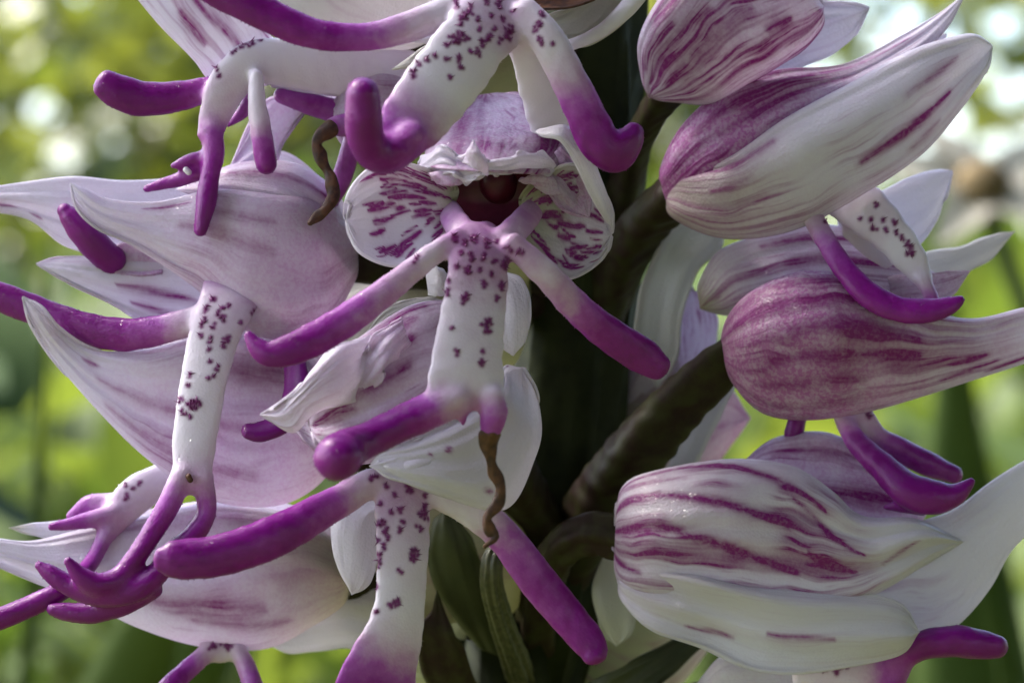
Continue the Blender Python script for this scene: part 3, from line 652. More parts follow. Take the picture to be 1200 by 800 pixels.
tube(f, 'leg', [(245, 182, -25, 9), (222, 188, -22, 8), (203, 195, -20, 5)], pig=.9, parent=lip, pap=1)
tube(f, 'leg', [(246, 198, -20, 10), (210, 210, -10, 9), (172, 221, -6, 5)], pig=.85, parent=lip, pap=1)
tube(f, 'tooth', [(296, 112, 0, 9), (284, 132, 0, 8), (267, 147, 0, 3)], pig=.75, parent=lip, pap=1)
tube(f, 'pollen_grain', [(218, 199, -30, 3.5), (221, 202, -30, 3.5)], pig=0)

# ------------------------------------------------------------------ hidden flower behind, its lip ends show
f = flower('half-hidden flower behind the hooked leg, showing lilac lip, magenta leg and brown withered tail', (640, 140, 250))
tube(f, 'flower_stalk', [(680, 170, 270, 26), (600, 150, 200, 26), (520, 140, 130, 28), (460, 135, 80, 28)], mat='stalk', ridges=3)
shell(f, 'dorsal_sepal', [(490, 100, 60), (450, 85, 30), (410, 95, 20)], [(490, 170, 60), (450, 185, 30), (400, 170, 20)], .6, base=(500, 135, 70), tip=(385, 125, 15), tint=.6, mott=.5)
lip = tube(f, 'lip', [(440, 140, 0, 18), (415, 145, -10, 16), (395, 148, -20, 13), (386, 148, -24, 10)], pig=((0, .5), (1, .5)), flat=.6, pap=1)
tube(f, 'arm', [(420, 136, 20, 14), (385, 128, 22, 14), (355, 119, 24, 13), (330, 112, 24, 10)], pig=((0, .6), (.5, .75), (1, .6)), parent=lip, pap=1)
tube(f, 'leg', [(418, 150, 0, 13), (408, 185, 0, 12), (398, 215, 5, 12), (385, 240, 10, 9)], pig=((0, .6), (1, .8)), parent=lip, pap=1)
tube(f, 'withered_tail', [(388, 150, -26, 11, 8), (376, 158, -30, 9, 7), (371, 168, -32, 6, 5), (376, 182, -33, 8, 6), (383, 198, -34, 5, 5), (388, 212, -38, 8, 6), (390, 230, -42, 8, 5), (382, 245, -46, 6, 5), (373, 252, -46, 7, 4), (363, 261, -48, 3.5)], mat='withered', parent=lip, rough=.22, wob=2)
shell(f, 'lateral_sepal', [(420, 110, 40), (380, 108, 42), (330, 112, 44), (305, 125, 46)], [(400, 125, 40), (362, 128, 42), (335, 165, 44), (318, 195, 46)], .15, tip=(268, 200, 48), tint=.45, grn=0)

# ------------------------------------------------------------------ F3: big left flower, hood with long white points
f = flower('white hooded flower with twisted points, a long spotted lip hanging from under its hood', (560, 330, 260))
tube(f, 'flower_stalk', [(650, 350, 290, 26), (560, 330, 220, 26), (480, 315, 150, 28), (415, 303, 90, 30)], mat='stalk', ridges=3)
shell(f, 'lateral_sepal', [(400, 230, 90), (330, 178, 80), (250, 200, 70), (150, 211, 55), (80, 207, 40), (0, 217, 30), (-50, 228, 25)], [(400, 310, 90), (330, 305, 70), (240, 300, 60), (140, 302, 50), (78, 290, 40), (30, 256, 30), (-50, 246, 25)],
      .25, tip=(-80, 236, 25), tint=.12, mott=.25, grn=0, streaks=[(.6, .72, .6, .78, .03, 1), (.65, .65, .66, .68, .03, 1)])
shell(f, 'dorsal_sepal', [(412, 262, 60), (392, 222, 30), (345, 191, 15), (285, 190, 10), (240, 205, 10)], [(412, 320, 50), (370, 280, -20), (320, 260, -20), (265, 240, -10), (232, 232, 0)], .5, base=(420, 290, 80), tip=(205, 222, 10),
      tint=.4, mott=.3, grn=0, streaks=[(.33, .3, .33, .95, .03, 1.0)])
shell(f, 'lateral_sepal', [(412, 268, 50), (372, 232, 10), (310, 224, -10), (250, 222, -15), (185, 236, -20), (130, 234, -25), (100, 220, -30)], [(415, 330, 50), (375, 388, 20), (300, 392, 0), (225, 335, -10), (160, 292, -15), (115, 270, -20), (90, 245, -25)],
      [(0, .5), (.4, .6), (.8, .3), (1, .1)], base=(421, 300, 80), tip=(82, 214, -32), tint=[(0, .75), (.3, .65), (.6, .25), (1, .03)], mott=[(0, .25), (.5, .6), (.8, .2), (1, 0)], grn=[(0, .5), (.12, .25), (.25, 0), (1, 0)], wave=5, ridge=1.5,
      streaks=[(.3, .35, .32, .5, .03, .6), (.45, .35, .45, .55, .04, .5), (.22, .55, .25, .65, .03, .9)])
shell(f, 'lateral_sepal', [(330, 330, 40), (240, 300, 35), (170, 294, 30), (110, 300, 22), (68, 302, 15)], [(330, 400, 40), (250, 395, 30), (180, 383, 25), (138, 362, 18), (85, 335, 12)], [(0, .2), (.7, .2), (1, .1)], tip=(42, 309, 10), tint=.08, mott=.3, grn=0, wave=5,
      streaks=[(.55, .25, .5, .55, .025, 1.1), (.7, .3, .66, .5, .025, .9)])
shell(f, 'petal', [(200, 285, 15), (165, 282, 10), (135, 290, 8)], [(190, 320, 15), (160, 322, 10), (130, 318, 8)], -.5, tip=(118, 308, 5), tint=.9, mott=.5, grn=0, res=3)
tube(f, 'arm', [(130, 305, 20, 18), (112, 288, 8, 18), (96, 270, 2, 17), (82, 254, 0, 13), (76, 247, 0, 9)], pig=1, pap=.5)
sp = [(250, 352, 6), (262, 360, 5), (242, 362, 8), (256, 368, 8), (268, 358, 5), (238, 378, 7), (250, 382, 6), (262, 372, 5), (236, 392, 5), (246, 398, 4), (300, 368, 9), (283, 378, 4), (266, 398, 6), (245, 410, 4), (262, 405, 4),
      (246, 424, 5), (256, 430, 6), (222, 440, 5), (246, 445, 5), (212, 468, 6), (226, 472, 9, 1.6, 0), (228, 478, 8, 1.6, 0), (214, 482, 6), (220, 488, 7, 1.6, 0), (250, 440, 4), (222, 452, 4)]
lip = tube(f, 'lip', [(276, 326, 10, 36, 16), (268, 350, -40, 35, 16), (256, 378, -58, 32, 15), (248, 404, -64, 30, 15), (238, 450, -78, 28, 14), (230, 500, -88, 27, 14), (226, 545, -94, 25, 14), (224, 572, -96, 22, 12)],
           pig=((0, .25), (.15, .3), (.4, .06), (.7, .02), (.88, .05), (1, .4)), spots=sp, seg=40, pap=.4, rough=.05)
tube(f, 'arm', [(262, 362, -50, 16), (225, 376, -45, 17), (185, 387, -32, 18), (140, 392, -18, 20), (95, 383, -5, 19), (45, 365, 10, 18), (0, 348, 20, 18), (-40, 335, 26, 14)],
     pig=((0, .1), (.12, .2), (.3, .75), (.5, 1), (1, 1)), parent=lip, pap=1.1, flat=.6)
tube(f, 'arm', [(300, 360, 20, 12), (335, 395, 15, 14), (346, 430, -25, 15), (345, 465, -50, 16), (330, 495, -60, 16), (305, 506, -66, 16), (290, 505, -68, 13)], pig=((0, .1), (.3, .7), (.6, .95), (1, 1)), parent=lip, pap=.6, flat=.6)
tube(f, 'leg', [(213, 555, -96, 14), (198, 590, -100, 14), (178, 625, -106, 13), (158, 655, -112, 13), (140, 676, -116, 14), (115, 686, -122, 15), (95, 675, -126, 12), (80, 657, -128, 6)],
     pig=((0, .2), (.15, .65), (.4, .95), (1, 1)), parent=lip, pap=1.4)
tube(f, 'leg', [(238, 558, -94, 13), (242, 600, -92, 12), (225, 628, -98, 13), (200, 648, -104, 13), (185, 670, -110, 14), (160, 690, -116, 15), (120, 697, -110, 15), (85, 688, -104, 13), (60, 672, -100, 11), (46, 662, -98, 6)],
     pig=((0, .2), (.1, .6), (.3, .95), (1, 1)), parent=lip, pap=1.4)
tube(f, 'leg', [(180, 690, -98, 12), (145, 708, -90, 13), (105, 718, -84, 13), (75, 716, -80, 11), (62, 714, -80, 8)], pig=1, parent=lip, pap=1)
tube(f, 'dirt_speck', [(221, 558, -110, 3.5), (223, 562, -110, 3.5)], mat='withered')

# ------------------------------------------------------------------ F5: second left hood
f = flower('frosty white hooded flower with a blunt raised point, between two other hooded flowers', (560, 520, 270))
tube(f, 'flower_stalk', [(650, 560, 290, 26), (570, 540, 230, 26), (470, 530, 170, 28), (380, 525, 110, 30)], mat='stalk', ridges=3)
shell(f, 'lateral_sepal', [(378, 440, 70), (320, 405, 30), (245, 395, 10), (170, 410, 0), (110, 408, -10), (70, 385, -22), (48, 360, -30)], [(385, 555, 70), (330, 592, 50), (245, 585, 30), (175, 540, 10), (115, 482, -5), (65, 425, -20), (36, 380, -28)],
      [(0, .5), (.3, .6), (.8, .3), (1, .1)], base=(395, 500, 110), tip=(26, 347, -32), tint=[(0, .75), (.4, .45), (.7, .12), (1, 0)], mott=[(0, .3), (.5, .7), (.75, .2), (1, 0)], grn=[(0, .5), (.1, .3), (.25, 0), (1, 0)], wave=5, ridge=2,
      streaks=[(.5, .3, .48, .62, .04, .5), (.7, .3, .68, .6, .05, .55), (.25, .2, .3, .42, .04, .6), (.35, .62, .36, .66, .03, .9)])
shell(f, 'dorsal_sepal', [(400, 420, 100), (340, 370, 80), (260, 365, 70), (180, 385, 60)], [(400, 520, 60), (340, 460, 40), (260, 430, 30), (190, 425, 30)], .5, tip=(130, 405, 50), tint=.3, mott=.5)
lip = tube(f, 'lip', [(230, 540, 60, 16), (190, 562, 45, 20), (160, 580, 35, 23), (138, 603, 28, 20), (125, 628, 24, 13)], pig=((0, .05), (.7, .1), (1, .5)), flat=.5, pap=1, spots=[(156, 571, 6, 1.6, .8), (148, 582, 7, 1.8, 2), (163, 566, 5), (146, 568, 4)])
tube(f, 'arm', [(135, 600, 26, 12), (100, 610, 20, 10), (60, 617, 15, 5)], pig=((0, .35), (.5, .6), (1, .85)), parent=lip, pap=1.2)
tube(f, 'arm', [(135, 590, 45, 14), (105, 592, 50, 12), (85, 605, 52, 8)], pig=((0, .3), (1, .8)), parent=lip, pap=1)
tube(f, 'leg', [(126, 622, 24, 12), (115, 645, 14, 9), (103, 668, 0, 7), (98, 680, -40, 7)], pig=((0, .3), (.4, .75), (1, .9)), parent=lip, pap=1)
tube(f, 'leg', [(118, 640, 24, 10), (100, 668, -10, 11), (75, 690, -60, 12), (30, 712, -70, 13), (-15, 730, -76, 13), (-45, 738, -80, 10)], pig=((0, .6), (.3, .9), (1, 1)), parent=lip, pap=1)

# ------------------------------------------------------------------ F6: lower left hood
f = flower('lowest hooded flower over green leaves, base olive, two thin legs hanging straight below it', (560, 700, 270))
tube(f, 'flower_stalk', [(620, 730, 290, 26), (540, 700, 240, 26), (470, 680, 200, 28), (395, 680, 150, 30)], mat='stalk', ridges=3)
shell(f, 'lateral_sepal', [(400, 640, 120), (345, 605, 90), (255, 588, 60), (175, 602, 45), (100, 618, 35), (40, 632, 28), (-10, 630, 25)], [(405, 705, 120), (365, 735, 100), (310, 760, 90), (235, 757, 80), (160, 735, 60), (90, 700, 45), (20, 672, 30)],
      [(0, .5), (.3, .7), (.8, .3), (1, .1)], base=(412, 675, 150), tip=(-60, 640, 20), tint=[(0, .75), (.4, .45), (.7, .12), (1, 0)], mott=[(0, .3), (.4, .5), (.7, .15), (1, 0)], grn=[(0, .9), (.2, .55), (.4, .05), (1, 0)], wave=5, ridge=1.5,
      streaks=[(.2, .25, .2, .6, .05, .5), (.65, .35, .62, .6, .04, .6), (.75, .3, .7, .5, .03, .6)])
shell(f, 'dorsal_sepal', [(400, 620, 140), (340, 590, 120), (250, 585, 100), (150, 600, 80)], [(400, 680, 100), (340, 650, 60), (250, 640, 50), (150, 640, 50)], .4, tip=(30, 615, 50), tint=.35, mott=.4)
shell(f, 'petal', [(180, 610, 60), (100, 610, 50), (50, 611, 45)], [(180, 640, 50), (100, 635, 40), (50, 630, 40)], .3, tip=(10, 618, 40), tint=0, grn=[(0, 0), (.7, 0), (1, .6)])
shell(f, 'lateral_sepal', [(440, 690, 150), (400, 688, 145), (360, 700, 140)], [(440, 765, 150), (395, 760, 145), (340, 765, 140)], .4, tip=(300, 748, 138), tint=.05, grn=.25)
lip = tube(f, 'lip', [(270, 735, 85, 22), (263, 752, 72, 30), (262, 764, 66, 30), (263, 770, 64, 20)], pig=((0, .03), (1, .1)), flat=.35, spots=[(246, 757, 4, 1.5, .4), (252, 757, 3), (263, 756, 4, 1.5, .6), (269, 758, 4, 1.5, 1)], pap=.4)
tube(f, 'leg', [(245, 762, 64, 12), (218, 786, 50, 12), (195, 808, 30, 13), (160, 850, 25, 10)], pig=((0, .3), (.3, .75), (1, .9)), parent=lip, pap=1)
tube(f, 'leg', [(278, 760, 64, 11), (290, 785, 50, 12), (300, 815, 34, 12), (310, 860, 30, 9)], pig=((0, .2), (.4, .55), (1, .9)), parent=lip, pap=1)

# ------------------------------------------------------------------ F9: top right bud
f = flower('plump rounded white hood with magenta rim, above the biggest pointed hood', (740, 150, 290))
tube(f, 'flower_stalk', [(720, 300, 290, 26), (740, 190, 230, 20), (758, 145, 150, 17), (778, 112, 100, 20), (800, 85, 70, 26)], mat='stalk', ridges=3, seg=30)
shell(f, 'lateral_sepal', [(750, 90, 60), (748, 45, 30), (775, -5, 10), (820, -50, 0), (880, -70, 0), (930, -50, 10)], [(790, 122, 60), (835, 122, 40), (880, 98, 25), (920, 76, 18), (948, 54, 15), (965, 30, 14)],
      [(0, .5), (.5, .65), (1, .3)], base=(760, 115, 90), tip=(966, 8, 14), tint=[(0, .3), (.5, .6), (1, .3)], mott=1.4, grn=[(0, .6), (.1, .1), (1, 0)], pigedge=(0, 1.1),
      streaks=[(.35, .15, .4, .5, .04, .8), (.5, .2, .52, .6, .05, .7), (.25, .2, .3, .4, .03, .7), (.65, .6, .66, .7, .04, .9)])
shell(f, 'lateral_sepal', [(800, -10, 100), (880, 0, 90), (950, 0, 85), (990, 2, 80)], [(800, 110, 100), (880, 100, 90), (950, 75, 85), (995, 50, 80)], .2, tip=(1019, 9, 78), tint=0, mott=.2, grn=0)
shell(f, 'dorsal_sepal', [(770, 0, 110), (850, -40, 100), (920, -30, 90)], [(780, 80, 110), (860, 60, 100), (930, 45, 90)], .1, tip=(975, -6, 85), tint=.3, mott=.3)

# ------------------------------------------------------------------ F10: largest right hood
f = flower('biggest pointed hood, white with one bold magenta dash, reaching to the bright leaves', (720, 330, 300))
tube(f, 'flower_stalk', [(690, 420, 290, 32), (722, 325, 240, 29), (752, 268, 170, 27), (790, 230, 110, 27)], mat='stalk', ridges=3, seg=30)
shell(f, 'dorsal_sepal', [(774, 195, 80), (800, 145, 55), (850, 102, 40), (910, 82, 35), (990, 74, 35), (1060, 40, 35), (1100, 15, 35)], [(790, 250, 80), (850, 225, 20), (910, 175, 0), (960, 135, 5), (1020, 100, 15), (1080, 62, 25), (1110, 30, 30)],
      .5, base=(776, 222, 105), tip=(1132, -8, 35), tint=[(0, 2.2), (.4, 1.4), (.7, .3), (1, 0)], mott=[(0, 1.5), (.5, 1.3), (.8, .6), (1, .1)], grn=0, wave=4, ridge=2,
      streaks=[(.12, .2, .14, .55, .03, 1.1), (.3, .25, .33, .55, .04, 1), (.45, .3, .5, .62, .04, .9), (.3, .55, .32, .75, .03, .9), (.65, .2, .7, .45, .06, .7)])
shell(f, 'lateral_sepal', [(790, 200, 70), (850, 185, 10), (920, 138, -15), (1000, 96, -15), (1070, 58, -5), (1120, 42, 5), (1145, 41, 8)], [(790, 256, 70), (850, 280, 40), (930, 270, 20), (1010, 230, 10), (1080, 182, 10), (1125, 130, 12), (1155, 85, 12)],
      [(0, .5), (.4, .6), (.8, .3), (1, .1)], base=(778, 228, 105), tip=(1163, 54, 10), tint=[(0, .9), (.2, .55), (.4, .15), (1, .03)], mott=[(0, 1.2), (.3, .9), (.7, .45), (.85, .1), (1, 0)], grn=[(0, .6), (.3, .18), (.6, .06), (1, .1)], wave=4, ridge=1.5,
      streaks=[(.62, .50, .58, .72, .028, 1.5), (.40, .6, .36, .75, .03, .6), (.3, .15, .25, .35, .05, .7), (.75, .6, .72, .68, .03, .6), (.45, .22, .42, .3, .03, .6)])
shell(f, 'lateral_sepal', [(800, 150, 120), (880, 110, 130), (970, 85, 130), (1050, 55, 120)], [(800, 240, 120), (880, 240, 130), (970, 190, 130), (1060, 120, 120)], -.3, tip=(1110, 40, 110), tint=.1)
shell(f, 'petal', [(980, 240, 100), (1020, 228, 105), (1065, 208, 112), (1100, 198, 118)], [(990, 320, 100), (1040, 310, 105), (1075, 290, 112), (1100, 255, 118)], .2, tip=(1117, 200, 120), tint=0, grn=0)
sp = [(1027, 240, 5, 1.5, .5), (1008, 256, 6, 1.5, .6), (1020, 256, 5), (1035, 258, 4), (1038, 270, 6, 1.6, 1), (1048, 262, 5), (1050, 272, 5, 1.8, 1), (1058, 280, 6, 2, 1), (1066, 290, 6, 2.2, 1.2), (1067, 297, 5), (967, 259, 4), (1025, 268, 4)]
lip = tube(f, 'lip', [(985, 225, 40, 30), (1015, 248, 15, 30), (1045, 275, 2, 24), (1068, 305, -4, 20), (1084, 330, -6, 13)], pig=((0, .05), (.4, .15), (.7, .03), (1, .15)), spots=sp, flat=.35, seg=34)
tube(f, 'leg', [(1080, 325, -6, 11), (1092, 350, -10, 9), (1098, 375, -12, 8), (1104, 392, -12, 6)], pig=((0, .1), (.4, .7), (1, .9)), parent=lip)
tube(f, 'leg', [(1000, 262, 30, 20), (1025, 285, 32, 20), (1045, 305, 34, 14)], pig=.05, parent=lip, flat=.4)
tube(f, 'arm', [(950, 250, 10, 13), (968, 282, -18, 13), (990, 316, -40, 14), (1018, 345, -55, 16), (1052, 362, -62, 16), (1090, 364, -66, 15), (1115, 357, -68, 11), (1127, 350, -68, 6)],
     pig=((0, .15), (.15, .45), (.35, .85), (1, 1)), parent=lip, pap=.5, flat=.6)

# ------------------------------------------------------------------ F11: middle right hood on a thick stalk
f = flower('dusky purple hood on a thick dark stalk, its point streaked with short magenta dashes', (690, 620, 290))
tube(f, 'flower_stalk', [(655, 680, 290, 40), (690, 615, 230, 38), (722, 562, 170, 36), (760, 510, 120, 34), (800, 466, 90, 31), (836, 434, 75, 28), (858, 416, 68, 24)], mat='stalk', ridges=3, seg=34)
shell(f, 'lateral_sepal', [(850, 375, 50), (885, 338, 15), (940, 318, 0), (1010, 325, -5), (1080, 360, -8), (1140, 372, -5), (1200, 360, 0), (1260, 350, 5)], [(858, 450, 50), (895, 484, 40), (950, 493, 30), (1010, 484, 22), (1080, 464, 15), (1140, 445, 12), (1200, 426, 10), (1260, 405, 10)],
      [(0, .6), (.4, .75), (.8, .35), (1, .2)], base=(842, 412, 75), tip=(1300, 370, 8), tint=[(0, 2.0), (.35, 1.6), (.6, .5), (1, .1)], mott=[(0, .6), (.4, 1.2), (.7, .6), (1, .4)], grn=[(0, .3), (.3, .1), (.6, .12), (1, .1)], wave=3, ridge=1.5,
      streaks=[(.55, .25, .52, .55, .04, .9), (.68, .2, .66, .45, .03, .8), (.42, .3, .4, .55, .05, .7), (.62, .62, .6, .7, .03, 1), (.75, .6, .7, .72, .03, .9), (.35, .85, .33, .9, .05, .9), (.3, .15, .3, .4, .05, .6), (.82, .7, .78, .82, .03, .9)])
shell(f, 'dorsal_sepal', [(820, 330, 120), (845, 292, 110), (905, 270, 100), (960, 262, 98), (1020, 275, 98)], [(850, 370, 120), (880, 365, 90), (940, 350, 70), (1010, 345, 60), (1070, 345, 60)], .5, base=(820, 362, 130), tip=(1100, 322, 80), tint=[(0, .5), (1, .35)], mott=1.0, grn=[(0, .9), (.25, .4), (.5, 0), (1, 0)],
      streaks=[(.3, .45, .3, .75, .04, 1), (.5, .5, .5, .8, .04, .8)])
shell(f, 'lateral_sepal', [(1010, 310, 140), (1060, 300, 140), (1120, 290, 140), (1160, 275, 142)], [(1020, 360, 140), (1070, 345, 140), (1120, 325, 140), (1160, 305, 142)], .3, tip=(1190, 271, 145), tint=0, grn=.3)
shell(f, 'petal', [(1040, 325, 50), (1080, 320, 45), (1115, 317, 42)], [(1050, 370, 50), (1090, 362, 45), (1118, 345, 42)], .3, tip=(1137, 318, 40), tint=.6, mott=.8, grn=.1, res=3)
shell(f, 'petal', [(880, 380, 110), (960, 350, 110), (1060, 360, 110)], [(880, 460, 110), (960, 460, 110), (1060, 440, 110)], -.4, tip=(1180, 390, 90), tint=.3)

shell(stem, 'bract', [(800, 250, 190), (768, 295, 185), (748, 350, 185), (745, 400, 190)], [(848, 282, 185), (818, 318, 175), (800, 370, 175), (795, 420, 185)], -.15, tip=(770, 455, 200), base=(815, 245, 195), mat='petal', tint=0, grn=.45, thick=5, label='pale green-white bract')
shell(stem, 'bract', [(790, 345, 230), (786, 380, 230), (790, 410, 230)], [(830, 350, 228), (842, 380, 228), (835, 412, 228)], .3, tip=(800, 440, 232), base=(806, 335, 230), tint=.35, mott=1.0, grn=0, label='lilac bract')
shell(stem, 'bract', [(760, 580, 240), (790, 530, 235), (810, 490, 235)], [(790, 590, 240), (820, 540, 235), (850, 480, 235)], .2, base=(745, 600, 250), tip=(862, 450, 235), mat='petal', grn=.35, tint=0, label='pale green-white bract')

# ------------------------------------------------------------------ F12: lower right hood
f = flower('wrinkled white hood with broad magenta stripes running from its blunt base', (660, 720, 290))
tube(f, 'flower_stalk', [(625, 790, 290, 28), (632, 715, 210, 24), (645, 665, 150, 22), (668, 635, 110, 22), (700, 625, 85, 24), (735, 632, 70, 26)], mat='stalk', ridges=5, seg=40)
shell(f, 'dorsal_sepal', [(728, 570, 50), (775, 549, 20), (860, 536, 5), (930, 546, 0), (975, 576, -10), (1010, 605, -15), (1070, 608, -15)], [(722, 680, 45), (760, 700, 10), (840, 710, -5), (920, 715, -15), (985, 715, -20), (1040, 690, -22), (1095, 655, -20)],
      [(0, .45), (.4, .5), (.8, .35), (1, .2)], base=(722, 622, 60), tip=(1130, 634, -15), tint=[(0, .3), (.4, .2), (.7, .03), (1, 0)], mott=[(0, .8), (.5, 1.3), (.8, .4), (1, 0)], grn=[(0, .05), (.6, .03), (1, .2)], wave=8, ridge=3,
      streaks=[(.14, .08, .10, .35, 0.020, 1.0), (.10, .3, .30, .60, 0.023, 1.1), (.32, .05, .30, .25, 0.023, 1.2), (.30, .22, .44, .5, 0.023, 1.2), (.48, .03, .5, .3, 0.026, 1.2), (.5, .28, .66, .52, 0.026, 1.0), (.66, .03, .72, .22, 0.026, 1.2), (.2, .15, .22, .3, 0.017, .7),
               (.4, .58, .5, .72, 0.014, 1.2), (.55, .55, .62, .68, 0.017, .9), (.3, .5, .42, .62, 0.023, .8), (.6, .76, .5, .86, 0.017, .8), (.78, .4, .8, .5, 0.012, .7)])
shell(f, 'lateral_sepal', [(735, 665, 30), (800, 670, -15), (870, 684, -35), (940, 692, -42), (1000, 694, -42), (1055, 708, -38)], [(728, 705, 30), (765, 740, 10), (825, 760, 0), (885, 787, -10), (960, 787, -20), (1050, 770, -28)],
      [(0, .5), (.4, .5), (1, .3)], base=(724, 672, 45), tip=(1078, 740, -32), tint=[(0, .15), (.4, 0), (1, 0)], mott=.15, grn=[(0, .05), (1, .15)], wave=6, ridge=1.5, streaks=[(.55, .55, .55, .72, .02, 1.1), (.66, .36, .64, .48, .02, 1.0)])
shell(f, 'lateral_sepal', [(980, 650, 40), (1060, 615, 45), (1110, 600, 48), (1150, 572, 50), (1200, 540, 52), (1250, 520, 55)], [(1000, 740, 40), (1060, 755, 45), (1110, 742, 48), (1160, 690, 50), (1190, 640, 52), (1250, 590, 55)], .25, tip=(1290, 540, 60), tint=.05, mott=[(0, .5), (.4, .2), (.6, 0), (1, 0)], grn=.22)
shell(f, 'petal', [(870, 540, 90), (910, 512, 80), (965, 506, 75), (1015, 525, 72), (1055, 552, 70)], [(870, 580, 80), (930, 600, 60), (990, 620, 50), (1040, 625, 45), (1075, 615, 50)], .45, base=(850, 560, 95), tip=(1095, 585, 60), tint=.75, mott=.6, grn=0, streaks=[(.6, .4, .55, .8, .06, .9), (.3, .3, .3, .6, .05, .6)])
lip = tube(f, 'lip', [(985, 470, 75, 16), (1005, 490, 55, 20), (1025, 510, 50, 16)], pig=((0, .05), (1, .3)), flat=.4, spots=[(1019, 485, 5, 1.2), (1029, 488, 4)])
tube(f, 'arm', [(985, 488, 50, 10), (1005, 518, 30, 14), (1035, 548, 10, 17), (1062, 572, -8, 21), (1090, 582, -14, 22), (1118, 580, -16, 15), (1134, 568, -16, 8), (1139, 563, -16, 5)], pig=((0, .25), (.2, .75), (.5, 1), (1, 1)), parent=lip, pap=.4, flat=.8)
tube(f, 'leg', [(1080, 590, 0, 15), (1055, 592, 8, 9), (1038, 594, 12, 4)], pig=1, parent=lip)
tube(f, 'arm', [(1020, 505, 52, 10), (1050, 524, 56, 14), (1085, 542, 58, 15), (1118, 556, 60, 11)], pig=((0, .3), (.3, .75), (1, .9)), parent=lip, pap=.8)
tube(f, 'arm', [(940, 470, 80, 10), (935, 490, 75, 11), (930, 508, 75, 12)], pig=.95, parent=lip)

f = flower('flower tucked beneath the striped hood, only its dark magenta arm and lip edge showing', (660, 860, 290))
tube(f, 'flower_stalk', [(625, 900, 290, 28), (680, 870, 220, 26), (760, 840, 150, 28), (830, 825, 110, 30)], mat='stalk', ridges=3)
shell(f, 'dorsal_sepal', [(825, 790, 100), (850, 765, 90), (900, 757, 80), (960, 760, 70)], [(830, 850, 100), (860, 870, 90), (920, 880, 80), (1000, 870, 70)], .5, base=(805, 815, 115), tip=(1040, 800, 60), tint=.3, grn=.3)
lip = tube(f, 'lip', [(940, 790, 10, 30), (985, 788, 0, 30), (1030, 782, -4, 22), (1052, 776, -4, 14)], pig=((0, .1), (.7, .2), (1, .6)), flat=.4, spots=[(968, 784, 6, 1.6, .2), (978, 786, 5, 1.3, .5), (990, 779, 6, 1.5, 1.0)])
tube(f, 'arm', [(1050, 778, -4, 14), (1066, 764, -6, 16), (1088, 754, -8, 18), (1120, 751, -8, 19), (1150, 755, -8, 18), (1168, 757, -8, 14)], pig=((0, .7), (.2, 1), (1, 1)), parent=lip, pap=.4)
tube(f, 'leg', [(1062, 768, -2, 13), (1052, 788, 0, 14), (1042, 815, 2, 14), (1035, 840, 2, 10)], pig=((0, .8), (1, 1)), parent=lip)
shell(stem, 'bract', [(712, 645, 170), (695, 680, 160), (697, 715, 155), (708, 742, 155)], [(735, 640, 165), (742, 680, 150), (745, 715, 150), (740, 742, 152)], .3, tip=(722, 757, 155), base=(724, 630, 200), mat='petal', grn=.5, tint=0, thick=5, label='pale green-white bract')

# ------------------------------------------------------------------ flowers on the far side of the spike, seen in the gaps
f = flower('shaded far-side flower, its beige edge showing under the long left arm', (640, 360, 300))
tube(f, 'flower_stalk', [(665, 400, 320, 28), (640, 370, 300, 28), (610, 350, 260, 30)], mat='stalk', ridges=3)
shell(f, 'dorsal_sepal', [(600, 262, 220), (520, 250, 200), (440, 285, 185), (385, 345, 175)], [(600, 430, 220), (520, 440, 200), (440, 430, 185), (375, 392, 175)], .45, base=(632, 345, 270), tip=(345, 384, 172), tint=.15, mott=.2, grn=[(0, 1), (.5, .6), (1, .35)])
f = flower('shaded far-side flower behind the lip that ends in wide purple legs', (640, 640, 300))
tube(f, 'flower_stalk', [(640, 690, 320, 28), (635, 660, 300, 28), (615, 640, 260, 30)], mat='stalk', ridges=3)
shell(f, 'dorsal_sepal', [(605, 560, 215), (540, 538, 200), (450, 556, 185), (385, 596, 175)], [(605, 715, 215), (540, 730, 200), (450, 722, 185), (400, 690, 175)], .45, base=(632, 640, 265), tip=(350, 640, 172), tint=[(0, .2), (1, .8)], mott=.3, grn=[(0, 1), (.6, .7), (1, 0)])
f = flower('shaded far-side flower, dark olive between the two spread spotted limbs', (670, 110, 310))
tube(f, 'flower_stalk', [(690, 160, 330, 28), (675, 130, 310, 28), (650, 115, 270, 30)], mat='stalk', ridges=3)
shell(f, 'dorsal_sepal', [(640, 50, 230), (560, 40, 210), (490, 80, 195)], [(640, 180, 230), (560, 200, 210), (490, 180, 195)], .45, base=(668, 115, 275), tip=(440, 140, 185), tint=.15, mott=.2, grn=[(0, 1), (1, .8)])

f = flower('shaded far-side flower, dusky pink behind the thick dark stalk', (700, 500, 320))
tube(f, 'flower_stalk', [(665, 540, 330, 26), (690, 515, 330, 26), (715, 500, 330, 28)], mat='stalk', ridges=3)
shell(f, 'dorsal_sepal', [(735, 420, 335), (790, 400, 335), (840, 430, 335)], [(735, 570, 335), (790, 590, 335), (835, 550, 335)], .4, base=(700, 500, 335), tip=(880, 490, 335), tint=.9, mott=.6, grn=[(0, 1), (.5, .5), (1, .2)])
shell(f, 'lateral_sepal', [(720, 440, 320), (735, 400, 315), (760, 380, 312)], [(740, 520, 320), (775, 480, 315), (800, 430, 312)], .3, base=(712, 500, 325), tip=(800, 372, 310), tint=.4, mott=.5, grn=.3)
f = flower('shaded far-side flower, olive behind the dark purple leg ends at the spike foot', (640, 740, 320))
tube(f, 'flower_stalk', [(625, 780, 330, 26), (640, 750, 330, 26), (655, 735, 330, 28)], mat='stalk', ridges=3)
